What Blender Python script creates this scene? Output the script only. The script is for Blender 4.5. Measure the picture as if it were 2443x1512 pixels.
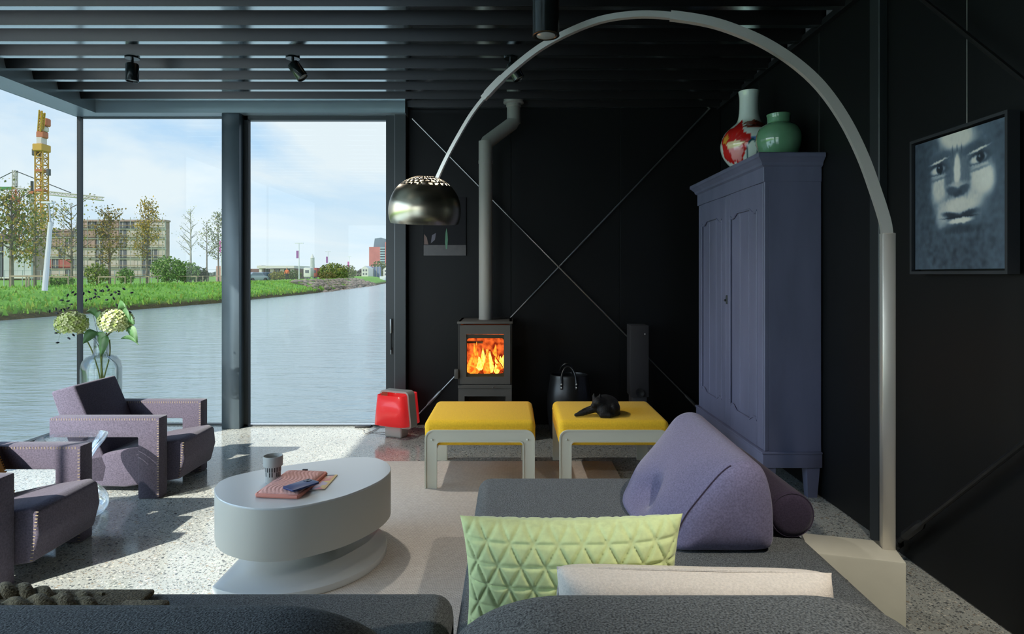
import bpy, bmesh, math, random
import numpy as np
from mathutils import Vector, Matrix, Euler

for _o in list(bpy.data.objects):
    bpy.data.objects.remove(_o)
scene = bpy.context.scene
COL = scene.collection
PI = math.pi

# ------------------------------------------------------------------ camera
FPX, CX, HY, CAMZ = 1500.0, 1222.0, 655.0, 1.30      # focal length in px, vanishing point, eye height (m)
cam_data = bpy.data.cameras.new('camera')
cam = bpy.data.objects.new('camera', cam_data)
COL.objects.link(cam)
cam.location = (0, 0, CAMZ)
cam.rotation_euler = (PI / 2, 0, 0)
cam_data.sensor_width = 36.0
cam_data.lens = 36.0 * FPX / 2443.0
cam_data.shift_y = -(756.0 - HY) / 2443.0
cam_data.clip_start = 0.05
cam_data.clip_end = 3000
scene.camera = cam

# ------------------------------------------------------------------ world sky, sun, exposure
SKY_STRENGTH, SUN_STRENGTH = 4.9, 8.6
SUN_DIR = Vector((0.85, 1.0, -0.88)).normalized()
scene.view_settings.view_transform = 'Standard'
scene.view_settings.look = 'None'
scene.view_settings.gamma = 1.0
scene.view_settings.exposure = 0.62
scene.view_settings.use_curve_mapping = False
scene.cycles.max_bounces = 10
scene.cycles.diffuse_bounces = 5
scene.cycles.glossy_bounces = 5
scene.cycles.transparent_max_bounces = 16
scene.cycles.caustics_reflective = False
scene.cycles.caustics_refractive = False
scene.cycles.sample_clamp_indirect = 6.0

world = bpy.data.worlds.new('sky_world')
scene.world = world
world.use_nodes = True
wn, wl = world.node_tree.nodes, world.node_tree.links
wn.clear()
w_out = wn.new('ShaderNodeOutputWorld')
w_bg = wn.new('ShaderNodeBackground')
w_bg.inputs['Strength'].default_value = SKY_STRENGTH
w_tc = wn.new('ShaderNodeTexCoord')
w_sep = wn.new('ShaderNodeSeparateXYZ')
wl.new(w_tc.outputs['Generated'], w_sep.inputs[0])
w_grad = wn.new('ShaderNodeValToRGB')
cr = w_grad.color_ramp
cr.elements[0].position = 0.0
cr.elements[0].color = (0.66, 0.76, 0.82, 1)
cr.elements[1].position = 0.75
cr.elements[1].color = (0.17, 0.36, 0.68, 1)
e = cr.elements.new(0.22)
e.color = (0.40, 0.60, 0.83, 1)
wl.new(w_sep.outputs['Z'], w_grad.inputs[0])
w_add = wn.new('ShaderNodeMath'); w_add.operation = 'ADD'; w_add.inputs[1].default_value = 0.22
wl.new(w_sep.outputs['Z'], w_add.inputs[0])
w_max = wn.new('ShaderNodeMath'); w_max.operation = 'MAXIMUM'; w_max.inputs[1].default_value = 0.1
wl.new(w_add.outputs[0], w_max.inputs[0])
w_div = wn.new('ShaderNodeVectorMath'); w_div.operation = 'DIVIDE'
w_cmb = wn.new('ShaderNodeCombineXYZ')
for i in range(3):
    wl.new(w_max.outputs[0], w_cmb.inputs[i])
wl.new(w_tc.outputs['Generated'], w_div.inputs[0])
wl.new(w_cmb.outputs[0], w_div.inputs[1])
w_noise = wn.new('ShaderNodeTexNoise')
w_noise.inputs['Scale'].default_value = 0.9
w_noise.inputs['Detail'].default_value = 7
w_noise.inputs['Roughness'].default_value = 0.55
w_noise.inputs['Distortion'].default_value = 0.4
w_map = wn.new('ShaderNodeMapping')
w_map.inputs['Location'].default_value = (3.1, 1.35, 0.4)
wl.new(w_div.outputs[0], w_map.inputs[0])
wl.new(w_map.outputs[0], w_noise.inputs['Vector'])
w_cr = wn.new('ShaderNodeValToRGB')
w_cr.color_ramp.elements[0].position = 0.43
w_cr.color_ramp.elements[0].color = (0, 0, 0, 1)
w_cr.color_ramp.elements[1].position = 0.62
w_cr.color_ramp.elements[1].color = (0.95, 0.95, 0.95, 1)
wl.new(w_noise.outputs['Fac'], w_cr.inputs[0])
w_mix = wn.new('ShaderNodeMixRGB')
w_mix.inputs[2].default_value = (0.73, 0.79, 0.83, 1)
wl.new(w_cr.outputs[0], w_mix.inputs[0])
wl.new(w_grad.outputs[0], w_mix.inputs[1])
wl.new(w_mix.outputs[0], w_bg.inputs['Color'])
wl.new(w_bg.outputs[0], w_out.inputs[0])

sun_data = bpy.data.lights.new('sun', 'SUN')
sun_data.energy = SUN_STRENGTH
sun_data.angle = 0.012
sun_data.color = (1.0, 0.95, 0.87)
sun = bpy.data.objects.new('sun', sun_data)
COL.objects.link(sun)
sun.rotation_euler = SUN_DIR.to_track_quat('-Z', 'Y').to_euler()
sun.location = (-12, -14, 12)


# ------------------------------------------------------------------ helpers
def P(px, py, d):
    """world point seen at a photo pixel at distance d along the viewing axis"""
    return Vector(((px - CX) / FPX * d, d, CAMZ - (py - HY) / FPX * d))


def F(px, py, z=0.0):
    """world point on the horizontal plane z"""
    return P(px, py, FPX * (CAMZ - z) / (py - HY))


def lin(r, g, b):
    return tuple(((c / 255.0) / 12.92 if c / 255.0 <= 0.04045 else ((c / 255.0 + 0.055) / 1.055) ** 2.4) for c in (r, g, b))


def setin(node, name, val):
    if name in node.inputs:
        node.inputs[name].default_value = val


def mat(name, col, rough=0.5, metal=0.0, spec=0.5, var=0.0, vscale=6.0, bump=0.0, bscale=200.0,
        bdist=0.002, sheen=0.0, coat=0.0, emis=None, estr=0.0, stretch=None, col2=None, trans=0.0, aniso=0.0):
    m = bpy.data.materials.new(name)
    m.use_nodes = True
    nt = m.node_tree
    b = nt.nodes['Principled BSDF']
    c = tuple(col) + (1,)
    b.inputs['Base Color'].default_value = c
    b.inputs['Roughness'].default_value = rough
    b.inputs['Metallic'].default_value = metal
    setin(b, 'Specular IOR Level', spec)
    setin(b, 'Sheen Weight', sheen)
    setin(b, 'Sheen Roughness', 0.4)
    setin(b, 'Coat Weight', coat)
    setin(b, 'Coat Roughness', 0.1)
    setin(b, 'Anisotropic', aniso)
    setin(b, 'Transmission Weight', trans)
    if emis is not None:
        setin(b, 'Emission Color', tuple(emis) + (1,))
        setin(b, 'Emission Strength', estr)
    tc = None
    if var or bump:
        tc = nt.nodes.new('ShaderNodeTexCoord')
        src = tc.outputs['Object']
        if stretch:
            mp = nt.nodes.new('ShaderNodeMapping')
            mp.inputs['Scale'].default_value = stretch
            nt.links.new(src, mp.inputs[0])
            src = mp.outputs[0]
        m['src'] = 1
    if var:
        n = nt.nodes.new('ShaderNodeTexNoise')
        n.inputs['Scale'].default_value = vscale
        n.inputs['Detail'].default_value = 5
        nt.links.new(src, n.inputs['Vector'])
        r = nt.nodes.new('ShaderNodeValToRGB')
        r.color_ramp.elements[0].position = 0.32
        r.color_ramp.elements[1].position = 0.68
        if col2 is not None:
            r.color_ramp.elements[0].color = tuple(col2) + (1,)
            r.color_ramp.elements[1].color = c
        else:
            r.color_ramp.elements[0].color = tuple(x * (1 - var) for x in col) + (1,)
            r.color_ramp.elements[1].color = tuple(min(1, x * (1 + var)) for x in col) + (1,)
        nt.links.new(n.outputs['Fac'], r.inputs[0])
        nt.links.new(r.outputs[0], b.inputs['Base Color'])
    if bump:
        n2 = nt.nodes.new('ShaderNodeTexNoise')
        n2.inputs['Scale'].default_value = bscale
        n2.inputs['Detail'].default_value = 3
        nt.links.new(src, n2.inputs['Vector'])
        bp = nt.nodes.new('ShaderNodeBump')
        bp.inputs['Strength'].default_value = bump
        bp.inputs['Distance'].default_value = bdist
        nt.links.new(n2.outputs['Fac'], bp.inputs['Height'])
        nt.links.new(bp.outputs[0], b.inputs['Normal'])
    return m


def attr_mat(name, rough=0.5, spec=0.5, attr='Col', coat=0.0, bump=0.0, bscale=200.0):
    """material whose colour is the painted colour attribute of the mesh (prints, glazes, leaves)"""
    m = mat(name, (0.5, 0.5, 0.5), rough=rough, spec=spec, coat=coat, bump=bump, bscale=bscale)
    nt = m.node_tree
    a = nt.nodes.new('ShaderNodeAttribute')
    a.attribute_name = attr
    nt.links.new(a.outputs['Color'], nt.nodes['Principled BSDF'].inputs['Base Color'])
    return m


def glass_mat(name, tint=(1, 1, 1), ior=1.45, rough=0.0, gain=1.0):
    """thin glazing: straight transmission plus a Fresnel mirror"""
    m = bpy.data.materials.new(name)
    m.use_nodes = True
    nt = m.node_tree
    nt.nodes.clear()
    out = nt.nodes.new('ShaderNodeOutputMaterial')
    mix = nt.nodes.new('ShaderNodeMixShader')
    tr = nt.nodes.new('ShaderNodeBsdfTransparent')
    tr.inputs[0].default_value = tuple(tint) + (1,)
    gl = nt.nodes.new('ShaderNodeBsdfGlossy')
    gl.inputs['Roughness'].default_value = rough
    fr = nt.nodes.new('ShaderNodeFresnel')
    fr.inputs[0].default_value = ior
    mu = nt.nodes.new('ShaderNodeMath'); mu.operation = 'MULTIPLY'; mu.inputs[1].default_value = gain
    nt.links.new(fr.outputs[0], mu.inputs[0])
    nt.links.new(mu.outputs[0], mix.inputs[0])
    nt.links.new(tr.outputs[0], mix.inputs[1])
    nt.links.new(gl.outputs[0], mix.inputs[2])
    nt.links.new(mix.outputs[0], out.inputs[0])
    return m


def wloc(o):
    v = Vector((0, 0, 0))
    while o is not None:
        v = v + o.location
        o = o.parent
    return v


def tag(o, label=None, cat=None, group=None, kind=None):
    if label: o['label'] = label
    if cat: o['category'] = cat
    if group: o['group'] = group
    if kind: o['kind'] = kind
    return o


def thing(name, loc, label, cat, group=None, kind=None):
    o = bpy.data.objects.new(name, None)
    o.empty_display_size = 0.1
    COL.objects.link(o)
    o.location = loc
    return tag(o, label, cat, group, kind)


def copy_tree(o, parent=None):
    c = o.copy()
    COL.objects.link(c)
    if parent is not None:
        c.parent = parent
    for ch in [x for x in bpy.data.objects if x.parent == o]:
        copy_tree(ch, c)
    return c


class MB:
    """collects geometry in world coordinates, then links it as one mesh object"""

    def __init__(self):
        self.v, self.f, self.mi, self.col = [], [], [], None

    def add(self, verts, faces, mi=0):
        k = len(self.v)
        self.v.extend([tuple(x) for x in verts])
        self.f.extend([tuple(i + k for i in q) for q in faces])
        self.mi.extend([mi] * len(faces))
        return self

    def box(self, lo, hi, mi=0, rot=None, about=None):
        x0, y0, z0 = lo
        x1, y1, z1 = hi
        vs = [Vector(p) for p in ((x0, y0, z0), (x1, y0, z0), (x1, y1, z0), (x0, y1, z0),
                                  (x0, y0, z1), (x1, y0, z1), (x1, y1, z1), (x0, y1, z1))]
        if rot is not None:
            c = Vector(about) if about is not None else (Vector(lo) + Vector(hi)) / 2
            vs = [rot @ (p - c) + c for p in vs]
        return self.add(vs, [(0, 3, 2, 1), (4, 5, 6, 7), (0, 1, 5, 4), (1, 2, 6, 5), (2, 3, 7, 6), (3, 0, 4, 7)], mi)

    def bm(self, b, mi=0, M=None):
        b.verts.ensure_lookup_table()
        for i, v in enumerate(b.verts):
            v.index = i
        vs = [(M @ v.co) if M is not None else v.co.copy() for v in b.verts]
        self.add(vs, [[x.index for x in f.verts] for f in b.faces], mi)
        b.free()
        return self

    def rbox(self, lo, hi, r=0.02, seg=3, mi=0, M=None):
        b = bmesh.new()
        bmesh.ops.create_cube(b, size=1.0)
        lo, hi = Vector(lo), Vector(hi)
        c, s = (lo + hi) / 2, hi - lo
        for v in b.verts:
            v.co = Vector((v.co.x * s.x, v.co.y * s.y, v.co.z * s.z)) + c
        bmesh.ops.bevel(b, geom=b.edges[:], offset=min(r, min(s) * 0.49), segments=seg, profile=0.5, affect='EDGES')
        return self.bm(b, mi, M)

    def prism(self, poly, a, b_, fn, r=0.0, seg=2, mi=0):
        """poly of 2D points extruded from a to b; fn(u, v, t) gives the world point"""
        b = bmesh.new()
        va = [b.verts.new(fn(u, v, a)) for u, v in poly]
        vb = [b.verts.new(fn(u, v, b_)) for u, v in poly]
        n = len(poly)
        b.faces.new(va)
        b.faces.new(vb[::-1])
        for i in range(n):
            j = (i + 1) % n
            b.faces.new((va[j], va[i], vb[i], vb[j]))
        bmesh.ops.recalc_face_normals(b, faces=b.faces[:])
        if r > 0:
            bmesh.ops.bevel(b, geom=b.edges[:], offset=r, segments=seg, profile=0.5, affect='EDGES')
        return self.bm(b, mi)

    def sweep(self, path, secs, up, mi=0, closed=False, caps=True):
        """sweep 2D sections (list of lists or one list) along a path; up = fixed binormal"""
        path = [Vector(p) for p in path]
        n = len(path)
        up = Vector(up)
        rings = []
        for i, p in enumerate(path):
            t = (path[(i + 1) % n] - path[i - 1]) if closed else (path[min(i + 1, n - 1)] - path[max(i - 1, 0)])
            t.normalize()
            nn = up.cross(t)
            if nn.length < 1e-6:
                nn = t.orthogonal()
            nn.normalize()
            bb = t.cross(nn)
            sec = secs[i] if isinstance(secs[0][0], (list, tuple)) else secs
            rings.append([p + nn * a + bb * c for a, c in sec])
        m = len(rings[0])
        vs = [x for r_ in rings for x in r_]
        fs = []
        for i in range(n if closed else n - 1):
            j = (i + 1) % n
            for k in range(m):
                l = (k + 1) % m
                fs.append((i * m + k, i * m + l, j * m + l, j * m + k))
        if caps and not closed:
            fs.append(tuple(range(m))[::-1])
            fs.append(tuple((n - 1) * m + k for k in range(m)))
        return self.add(vs, fs, mi)

    def tube(self, path, r, n=8, mi=0, up=None, closed=False):
        path = [Vector(p) for p in path]
        rs = r if isinstance(r, (list, tuple)) else [r] * len(path)
        if up is None:
            d = (path[-1] - path[0])
            if d.length < 1e-6:
                d = path[1] - path[0]
            d.normalize()
            up = Vector((0, 0, 1)) if abs(d.z) < 0.8 else Vector((0, 1, 0))
        secs = [[(math.cos(2 * PI * k / n) * q, math.sin(2 * PI * k / n) * q) for k in range(n)] for q in rs]
        return self.sweep(path, secs, up, mi, closed)

    def lathe(self, prof, n=32, c=(0, 0, 0), mi=0, M=None, cap0=True, cap1=True, mif=None):
        c = Vector(c)
        vs, fs, ms = [], [], []
        for r, z in prof:
            for k in range(n):
                a = 2 * PI * k / n
                p = Vector((r * math.cos(a), r * math.sin(a), z))
                vs.append((M @ p if M is not None else p) + c)
        for i in range(len(prof) - 1):
            for k in range(n):
                l = (k + 1) % n
                fs.append((i * n + k, i * n + l, (i + 1) * n + l, (i + 1) * n + k))
                ms.append(mif(i, k) if mif else mi)
        if cap0:
            fs.append(tuple(range(n))[::-1]); ms.append(mi)
        if cap1:
            fs.append(tuple((len(prof) - 1) * n + k for k in range(n))); ms.append(mi)
        kk = len(self.v)
        self.v.extend([tuple(x) for x in vs])
        for q, m_ in zip(fs, ms):
            if m_ is None:
                continue
            self.f.append(tuple(i + kk for i in q)); self.mi.append(m_)
        return self

    def ell(self, c, s, rot=None, n=16, mi=0):
        prof = [(math.sin(PI * i / (n // 2)) , -math.cos(PI * i / (n // 2))) for i in range(n // 2 + 1)]
        prof[0] = (0.02, -1); prof[-1] = (0.02, 1)
        M = Matrix.Diagonal(Vector(s)).to_4x4()
        if rot is not None:
            M = rot.to_4x4() @ M
        return self.lathe(prof, n, c, mi, M)

    def grid(self, fn, nu, nv, mi=0, closed_u=False):
        vs = [fn(i / (nu if closed_u else nu - 1), j / (nv - 1)) for j in range(nv) for i in range(nu)]
        fs = []
        for j in range(nv - 1):
            for i in range(nu if closed_u else nu - 1):
                i2 = (i + 1) % nu
                fs.append((j * nu + i, j * nu + i2, (j + 1) * nu + i2, (j + 1) * nu + i))
        return self.add(vs, fs, mi)

    def obj(self, name, mats, parent=None, origin=None, smooth=35, cols=None):
        base = wloc(parent) if parent is not None else (Vector(origin) if origin is not None else Vector((0, 0, 0)))
        me = bpy.data.meshes.new(name)
        bx, by, bz = base
        me.from_pydata([(x - bx, y - by, z - bz) for x, y, z in self.v], [], self.f)
        mats = mats if isinstance(mats, (list, tuple)) else [mats]
        for m in mats:
            me.materials.append(m)
        if len(mats) > 1:
            me.polygons.foreach_set('material_index', self.mi)
        if smooth:
            me.polygons.foreach_set('use_smooth', [True] * len(me.polygons))
            try:
                me.set_sharp_from_angle(angle=math.radians(smooth))
            except Exception:
                pass
        if cols is not None:
            a = me.color_attributes.new('Col', 'FLOAT_COLOR', 'POINT')
            arr = np.ones((len(self.v), 4), dtype=np.float32)
            arr[:, :3] = np.asarray(cols, dtype=np.float32)
            a.data.foreach_set('color', arr.ravel())
        me.update()
        o = bpy.data.objects.new(name, me)
        COL.objects.link(o)
        if parent is not None:
            o.parent = parent
        elif origin is not None:
            o.location = base
        return o


def bezier_smooth(pts, per=6, closed=False):
    """Catmull-Rom through the points"""
    pts = [Vector(p) for p in pts]
    n = len(pts)
    out = []
    rng = range(n) if closed else range(n - 1)
    for i in rng:
        if closed:
            p0, p1, p2, p3 = pts[i - 1], pts[i], pts[(i + 1) % n], pts[(i + 2) % n]
        else:
            p0, p1, p2, p3 = pts[max(i - 1, 0)], pts[i], pts[i + 1], pts[min(i + 2, n - 1)]
        for k in range(per):
            t = k / per
            out.append(0.5 * ((2 * p1) + (p2 - p0) * t + (2 * p0 - 5 * p1 + 4 * p2 - p3) * t * t + (3 * p1 - p0 - 3 * p2 + p3) * t ** 3))
    if not closed:
        out.append(pts[-1])
    return out


XZ = lambda u, v, t: Vector((u, t, v))      # profile in the XZ plane, extruded along Y
XY = lambda u, v, t: Vector((u, v, t))      # profile in plan, extruded along Z
YZ = lambda u, v, t: Vector((t, u, v))      # profile in the YZ plane, extruded along X


def pillow(mb, centre, ax_u, ax_v, w, h, t, nu=40, nv=32, fn=None, pinch=0.06, power=2.6, mi=0):
    """soft cushion: two puffed faces sharing a seam; ax_u, ax_v are its plane, t its thickness"""
    c = Vector(centre)
    u_, v_ = Vector(ax_u).normalized(), Vector(ax_v).normalized()
    n_ = u_.cross(v_)
    for side in (1, -1):
        def g(a, b, side=side):
            x, y = a * 2 - 1, b * 2 - 1
            k = max(0.0, (1 - abs(x) ** power)) ** 0.5 * max(0.0, (1 - abs(y) ** power)) ** 0.5
            px = x * (1 - pinch * (1 - abs(y) ** 2) * abs(x) ** 3)
            py = y * (1 - pinch * (1 - abs(x) ** 2) * abs(y) ** 3)
            d = t / 2 * k
            if fn:
                d += fn(x * w / 2, y * h / 2, side) * min(1, k * 3)
            return c + u_ * px * w / 2 + v_ * py * h / 2 + n_ * side * d
        if side == 1:
            mb.grid(g, nu, nv, mi)
        else:
            mb.grid(lambda a, b: g(1 - a, b), nu, nv, mi)
    return mb

# ------------------------------------------------------------------ room constants
YB = 5.447          # back wall / glazing plane
XR = 1.807          # right wall
XL = -3.744         # left glazing
YF = -2.5           # wall behind the camera
ZR, ZT = 2.73, 2.835  # rib undersides, deck top
ZBEAM = 2.662

# ------------------------------------------------------------------ setting materials
def terrazzo():
    m = bpy.data.materials.new('terrazzo')
    m.use_nodes = True
    nt = m.node_tree
    b = nt.nodes['Principled BSDF']
    tc = nt.nodes.new('ShaderNodeTexCoord')
    base = nt.nodes.new('ShaderNodeTexNoise')
    base.inputs['Scale'].default_value = 2.2
    base.inputs['Detail'].default_value = 6
    nt.links.new(tc.outputs['Object'], base.inputs['Vector'])
    r0 = nt.nodes.new('ShaderNodeValToRGB')
    r0.color_ramp.elements[0].position = 0.3; r0.color_ramp.elements[0].color = lin(152, 156, 152) + (1,)
    r0.color_ramp.elements[1].position = 0.7; r0.color_ramp.elements[1].color = lin(178, 181, 174) + (1,)
    nt.links.new(base.outputs['Fac'], r0.inputs[0])
    last = r0.outputs[0]
    for scale, thr, seed in ((95, 0.66, 0.0), (150, 0.58, 3.3), (62, 0.80, 7.7)):
        mp = nt.nodes.new('ShaderNodeMapping')
        mp.inputs['Location'].default_value = (seed, seed * 2, seed)
        nt.links.new(tc.outputs['Object'], mp.inputs[0])
        vo = nt.nodes.new('ShaderNodeTexVoronoi')
        vo.inputs['Scale'].default_value = scale
        nt.links.new(mp.outputs[0], vo.inputs['Vector'])
        sp = nt.nodes.new('ShaderNodeSeparateColor')
        nt.links.new(vo.outputs['Color'], sp.inputs[0])
        gt = nt.nodes.new('ShaderNodeMath'); gt.operation = 'GREATER_THAN'; gt.inputs[1].default_value = thr
        nt.links.new(sp.outputs[0], gt.inputs[0])
        lt = nt.nodes.new('ShaderNodeMath'); lt.operation = 'LESS_THAN'; lt.inputs[1].default_value = 0.42
        nt.links.new(vo.outputs['Distance'], lt.inputs[0])
        mu = nt.nodes.new('ShaderNodeMath'); mu.operation = 'MULTIPLY'
        nt.links.new(gt.outputs[0], mu.inputs[0]); nt.links.new(lt.outputs[0], mu.inputs[1])
        cr_ = nt.nodes.new('ShaderNodeValToRGB')
        cr_.color_ramp.interpolation = 'CONSTANT'
        cr_.color_ramp.elements[0].color = lin(100, 104, 104) + (1,)
        cr_.color_ramp.elements[1].position = 0.3; cr_.color_ramp.elements[1].color = lin(128, 129, 124) + (1,)
        for pos, c in ((0.55, lin(205, 202, 190)), (0.72, lin(146, 134, 116)), (0.86, lin(78, 84, 88))):
            e_ = cr_.color_ramp.elements.new(pos); e_.color = c + (1,)
        nt.links.new(sp.outputs[1], cr_.inputs[0])
        mx = nt.nodes.new('ShaderNodeMixRGB')
        nt.links.new(mu.outputs[0], mx.inputs[0])
        nt.links.new(last, mx.inputs[1]); nt.links.new(cr_.outputs[0], mx.inputs[2])
        last = mx.outputs[0]
    nt.links.new(last, b.inputs['Base Color'])
    b.inputs['Roughness'].default_value = 0.14
    setin(b, 'Specular IOR Level', 0.75)
    return m


M_floor = terrazzo()
M_wall = mat('black_wall_paint', lin(12, 13.5, 14.5), rough=0.45, spec=0.25, var=0.12, vscale=2.0)
M_ceil = mat('black_steel_deck', lin(7.5, 8, 8), rough=0.36, spec=0.35, var=0.2, vscale=3.0, stretch=(0.3, 4, 4))
M_steel = mat('dark_grey_steel', lin(74, 86, 93), rough=0.34, spec=0.6, metal=0.35, var=0.08, vscale=4)
M_beam = mat('edge_beam_paint', lin(146, 162, 168), rough=0.3, spec=0.6, metal=0.2, var=0.06, vscale=3)
M_frame = mat('anthracite_frame', lin(50, 56, 58), rough=0.38, spec=0.5)
M_black = mat('black_metal', lin(18, 19, 20), rough=0.4)
M_closure = mat('deck_closure_grey', lin(104, 102, 104), rough=0.7)
M_glass = glass_mat('dimmed_view_glass', (0.148, 0.155, 0.154), 1.45, 0.0, 0.4)  # panes in view darkened to dim the strong sky; others stay clearer
M_glassc = glass_mat('clear_window_glass', (0.84, 0.86, 0.855), 1.45, 0.0, 0.5)
M_flange = mat('rib_underside_reflection', lin(222, 230, 230), rough=0.14, metal=1.0)  # pale metal under the black ribs, strengthens the reflected window lines
M_rod = mat('brace_steel', lin(120, 122, 122), rough=0.35, metal=0.9)
M_gasket = mat('black_gasket', lin(14, 15, 16), rough=0.6)
M_lightline = mat('handle_gap_highlight', lin(150, 155, 158), rough=0.35, metal=0.6)

# ------------------------------------------------------------------ floor, ceiling, walls
m = MB(); m.box((XL - 0.06, YF, -0.2), (XR + 0.1, YB + 0.08, 0.0))
o = m.obj('floor', M_floor, smooth=0)
tag(o, 'polished grey terrazzo floor with dark stone chips', kind='structure')

m = MB(); m.box((XL - 0.1, YF - 0.1, ZT), (XR + 0.12, YB + 0.12, ZT + 0.12))
ceil = m.obj('ceiling', M_ceil, smooth=0)
tag(ceil, 'black corrugated steel deck ceiling with cross ribs', kind='structure')
rib_prof = [(-0.055, 0.105), (-0.025, 0.0), (-0.012, 0.0), (0.012, 0.0), (0.025, 0.0), (0.055, 0.105),
            (0.052, 0.105), (0.023, 0.003), (-0.023, 0.003), (-0.052, 0.105)]
rib0 = None
for k in range(31):
    y = 5.385 - 0.2515 * k
    if rib0 is None:
        mm = MB()
        prof = [(-0.058, 0.104), (-0.024, 0.0), (0.024, 0.0), (0.058, 0.104)]
        mm.prism(prof, XL + 0.2, XR - 0.004, lambda u, v, t: Vector((t, u, v)))
        mm.box((XL + 0.2, -0.0235, -0.0012), (XR - 0.004, 0.0235, 0.0), 1)
        rib0 = mm.obj('rib', [M_ceil, M_flange], smooth=0)
        r_ = rib0
    else:
        r_ = rib0.copy(); COL.objects.link(r_)
    r_.parent = ceil
    r_.location = (0, y, ZR)

# back wall: three black panels with open joints, plus a backing
wb = MB(); wb.box((-0.93, YB + 0.03, 0), (XR + 0.1, YB + 0.12, ZT))
wall_back = wb.obj('wall_back', M_black, smooth=0)
tag(wall_back, 'black panelled back wall behind the stove', kind='structure')
seams = [-0.90, -0.007, 0.937, XR]
for a, b_ in zip(seams[:-1], seams[1:]):
    m = MB(); m.rbox((a + 0.0015, YB, 0.004), (b_ - 0.0015, YB + 0.03, ZT), 0.002, 1)
    m.obj('wall_panel', M_wall, wall_back)

wr = MB(); wr.box((XR + 0.03, YF, 0), (XR + 0.12, YB + 0.12, ZT))
wall_right = wr.obj('wall_right', M_black, smooth=0)
tag(wall_right, 'black panelled right wall carrying the portrait', kind='structure')
ys = [YB, 4.6, 3.7, 3.05, 2.1, 1.15, 0.2, -0.75, -1.7, YF]
for a, b_ in zip(ys[1:], ys[:-1]):
    m = MB(); m.rbox((XR, a + 0.0015, 0.004), (XR + 0.03, b_ - 0.0015, ZR + 0.02), 0.002, 1)
    m.obj('wall_panel', M_wall, wall_right)
for k in range(9):
    y = 5.385 - 0.2515 * (k + 0.5)
    m = MB(); m.box((XR - 0.03, y - 0.055, ZR + 0.032), (XR - 0.002, y + 0.055, ZT))
    m.obj('deck_closure', M_closure, wall_right, smooth=0)

m = MB(); m.box((XL - 0.1, YF, 0), (XL + 0.02, -1.4, ZT))
o = m.obj('wall_left', M_wall, smooth=0)
tag(o, 'dark solid wall beyond the left glazing', kind='structure')

# wall behind the viewer: piers and head round an unseen window added for fill daylight
m = MB()
m.box((XL - 0.1, YF - 0.1, 0), (XL + 0.25, YF, ZT))
m.box((-1.3, YF - 0.1, 0), (XR + 0.1, YF, ZT))
m.box((XL + 0.25, YF - 0.1, 2.35), (-1.3, YF, ZT))
o = m.obj('wall_rear', M_wall, smooth=0)
tag(o, 'dark wall behind the viewer with a window added for fill light', kind='structure')


def window(name, label, panes, frame_boxes, clear=()):
    m = MB()
    for lo, hi in frame_boxes:
        m.box(lo, hi)
    w = m.obj(name, M_frame, smooth=0)
    tag(w, label, kind='structure')
    for ip, (lo, hi) in enumerate(panes):
        g = MB()
        # one single sheet of glass (thin), at its real place
        if abs(hi[1] - lo[1]) < 1e-6:
            g.add([(lo[0], lo[1], lo[2]), (hi[0], lo[1], lo[2]), (hi[0], lo[1], hi[2]), (lo[0], lo[1], hi[2])], [(0, 1, 2, 3)])
        else:
            g.add([(lo[0], lo[1], lo[2]), (lo[0], hi[1], lo[2]), (lo[0], hi[1], hi[2]), (lo[0], lo[1], hi[2])], [(0, 1, 2, 3)])
        g.obj('pane', M_glassc if ip in clear else M_glass, w, smooth=0)
    return w


# back glazing left: frameless corner pane
window('window_1', 'large fixed pane beside the glass corner facing the canal',
       [((XL + 0.015, YB, 0.012), (-2.45, YB, ZBEAM))],
       [((XL, YB - 0.02, 0.0), (-2.45, YB + 0.03, 0.012)), ((XL, YB - 0.02, ZBEAM - 0.006), (-2.45, YB + 0.03, ZBEAM + 0.05))])
# sliding pane
x0, x1 = -2.292, -1.078
w2 = window('window_2', 'sliding glass door between the steel column and the black wall',
       [((-2.27, YB - 0.03, 0.02), (x1 + 0.003, YB - 0.03, 2.63))],
       [((-2.30, YB - 0.06, 0.0), (-2.265, YB + 0.0, 2.66)), ((x1, YB - 0.07, 0.0), (x1 + 0.075, YB + 0.0, 2.66)),
        ((-2.30, YB - 0.06, 2.625), (x1, YB + 0.0, 2.66)), ((-2.30, YB - 0.06, 0.0), (x1, YB + 0.0, 0.015)),
        ((x1 + 0.082, YB - 0.10, 0.0), (-0.905, YB + 0.03, 2.70))])
m = MB(); m.box((-2.262, YB - 0.065, 0.015), (-2.256, YB - 0.02, 2.63)); m.obj('gasket', M_gasket, w2, smooth=0)
m = MB(); m.box((x1 + 0.075, YB - 0.075, 0.0), (x1 + 0.082, YB - 0.02, 2.68)); m.obj('gap_highlight', M_lightline, w2, smooth=0)  # pale strip stands in for the highlight in the door gap
# handle of the sliding door
hp = P(933, 800, YB - 0.09)
m = MB(); m.rbox((hp.x - 0.008, YB - 0.10, 0.80), (hp.x + 0.008, YB - 0.078, 0.925), 0.005, 2)
m.rbox((hp.x - 0.006, YB - 0.09, 0.60 + 0.02), (hp.x + 0.006, YB - 0.068, 0.68), 0.004, 2)
m.obj('handle', M_lightline, w2)
m = MB(); m.tube([(hp.x, YB - 0.095, 0.80), (hp.x, YB - 0.095, 0.66)], 0.006, 8); m.obj('handle_rod', M_frame, w2)

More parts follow.
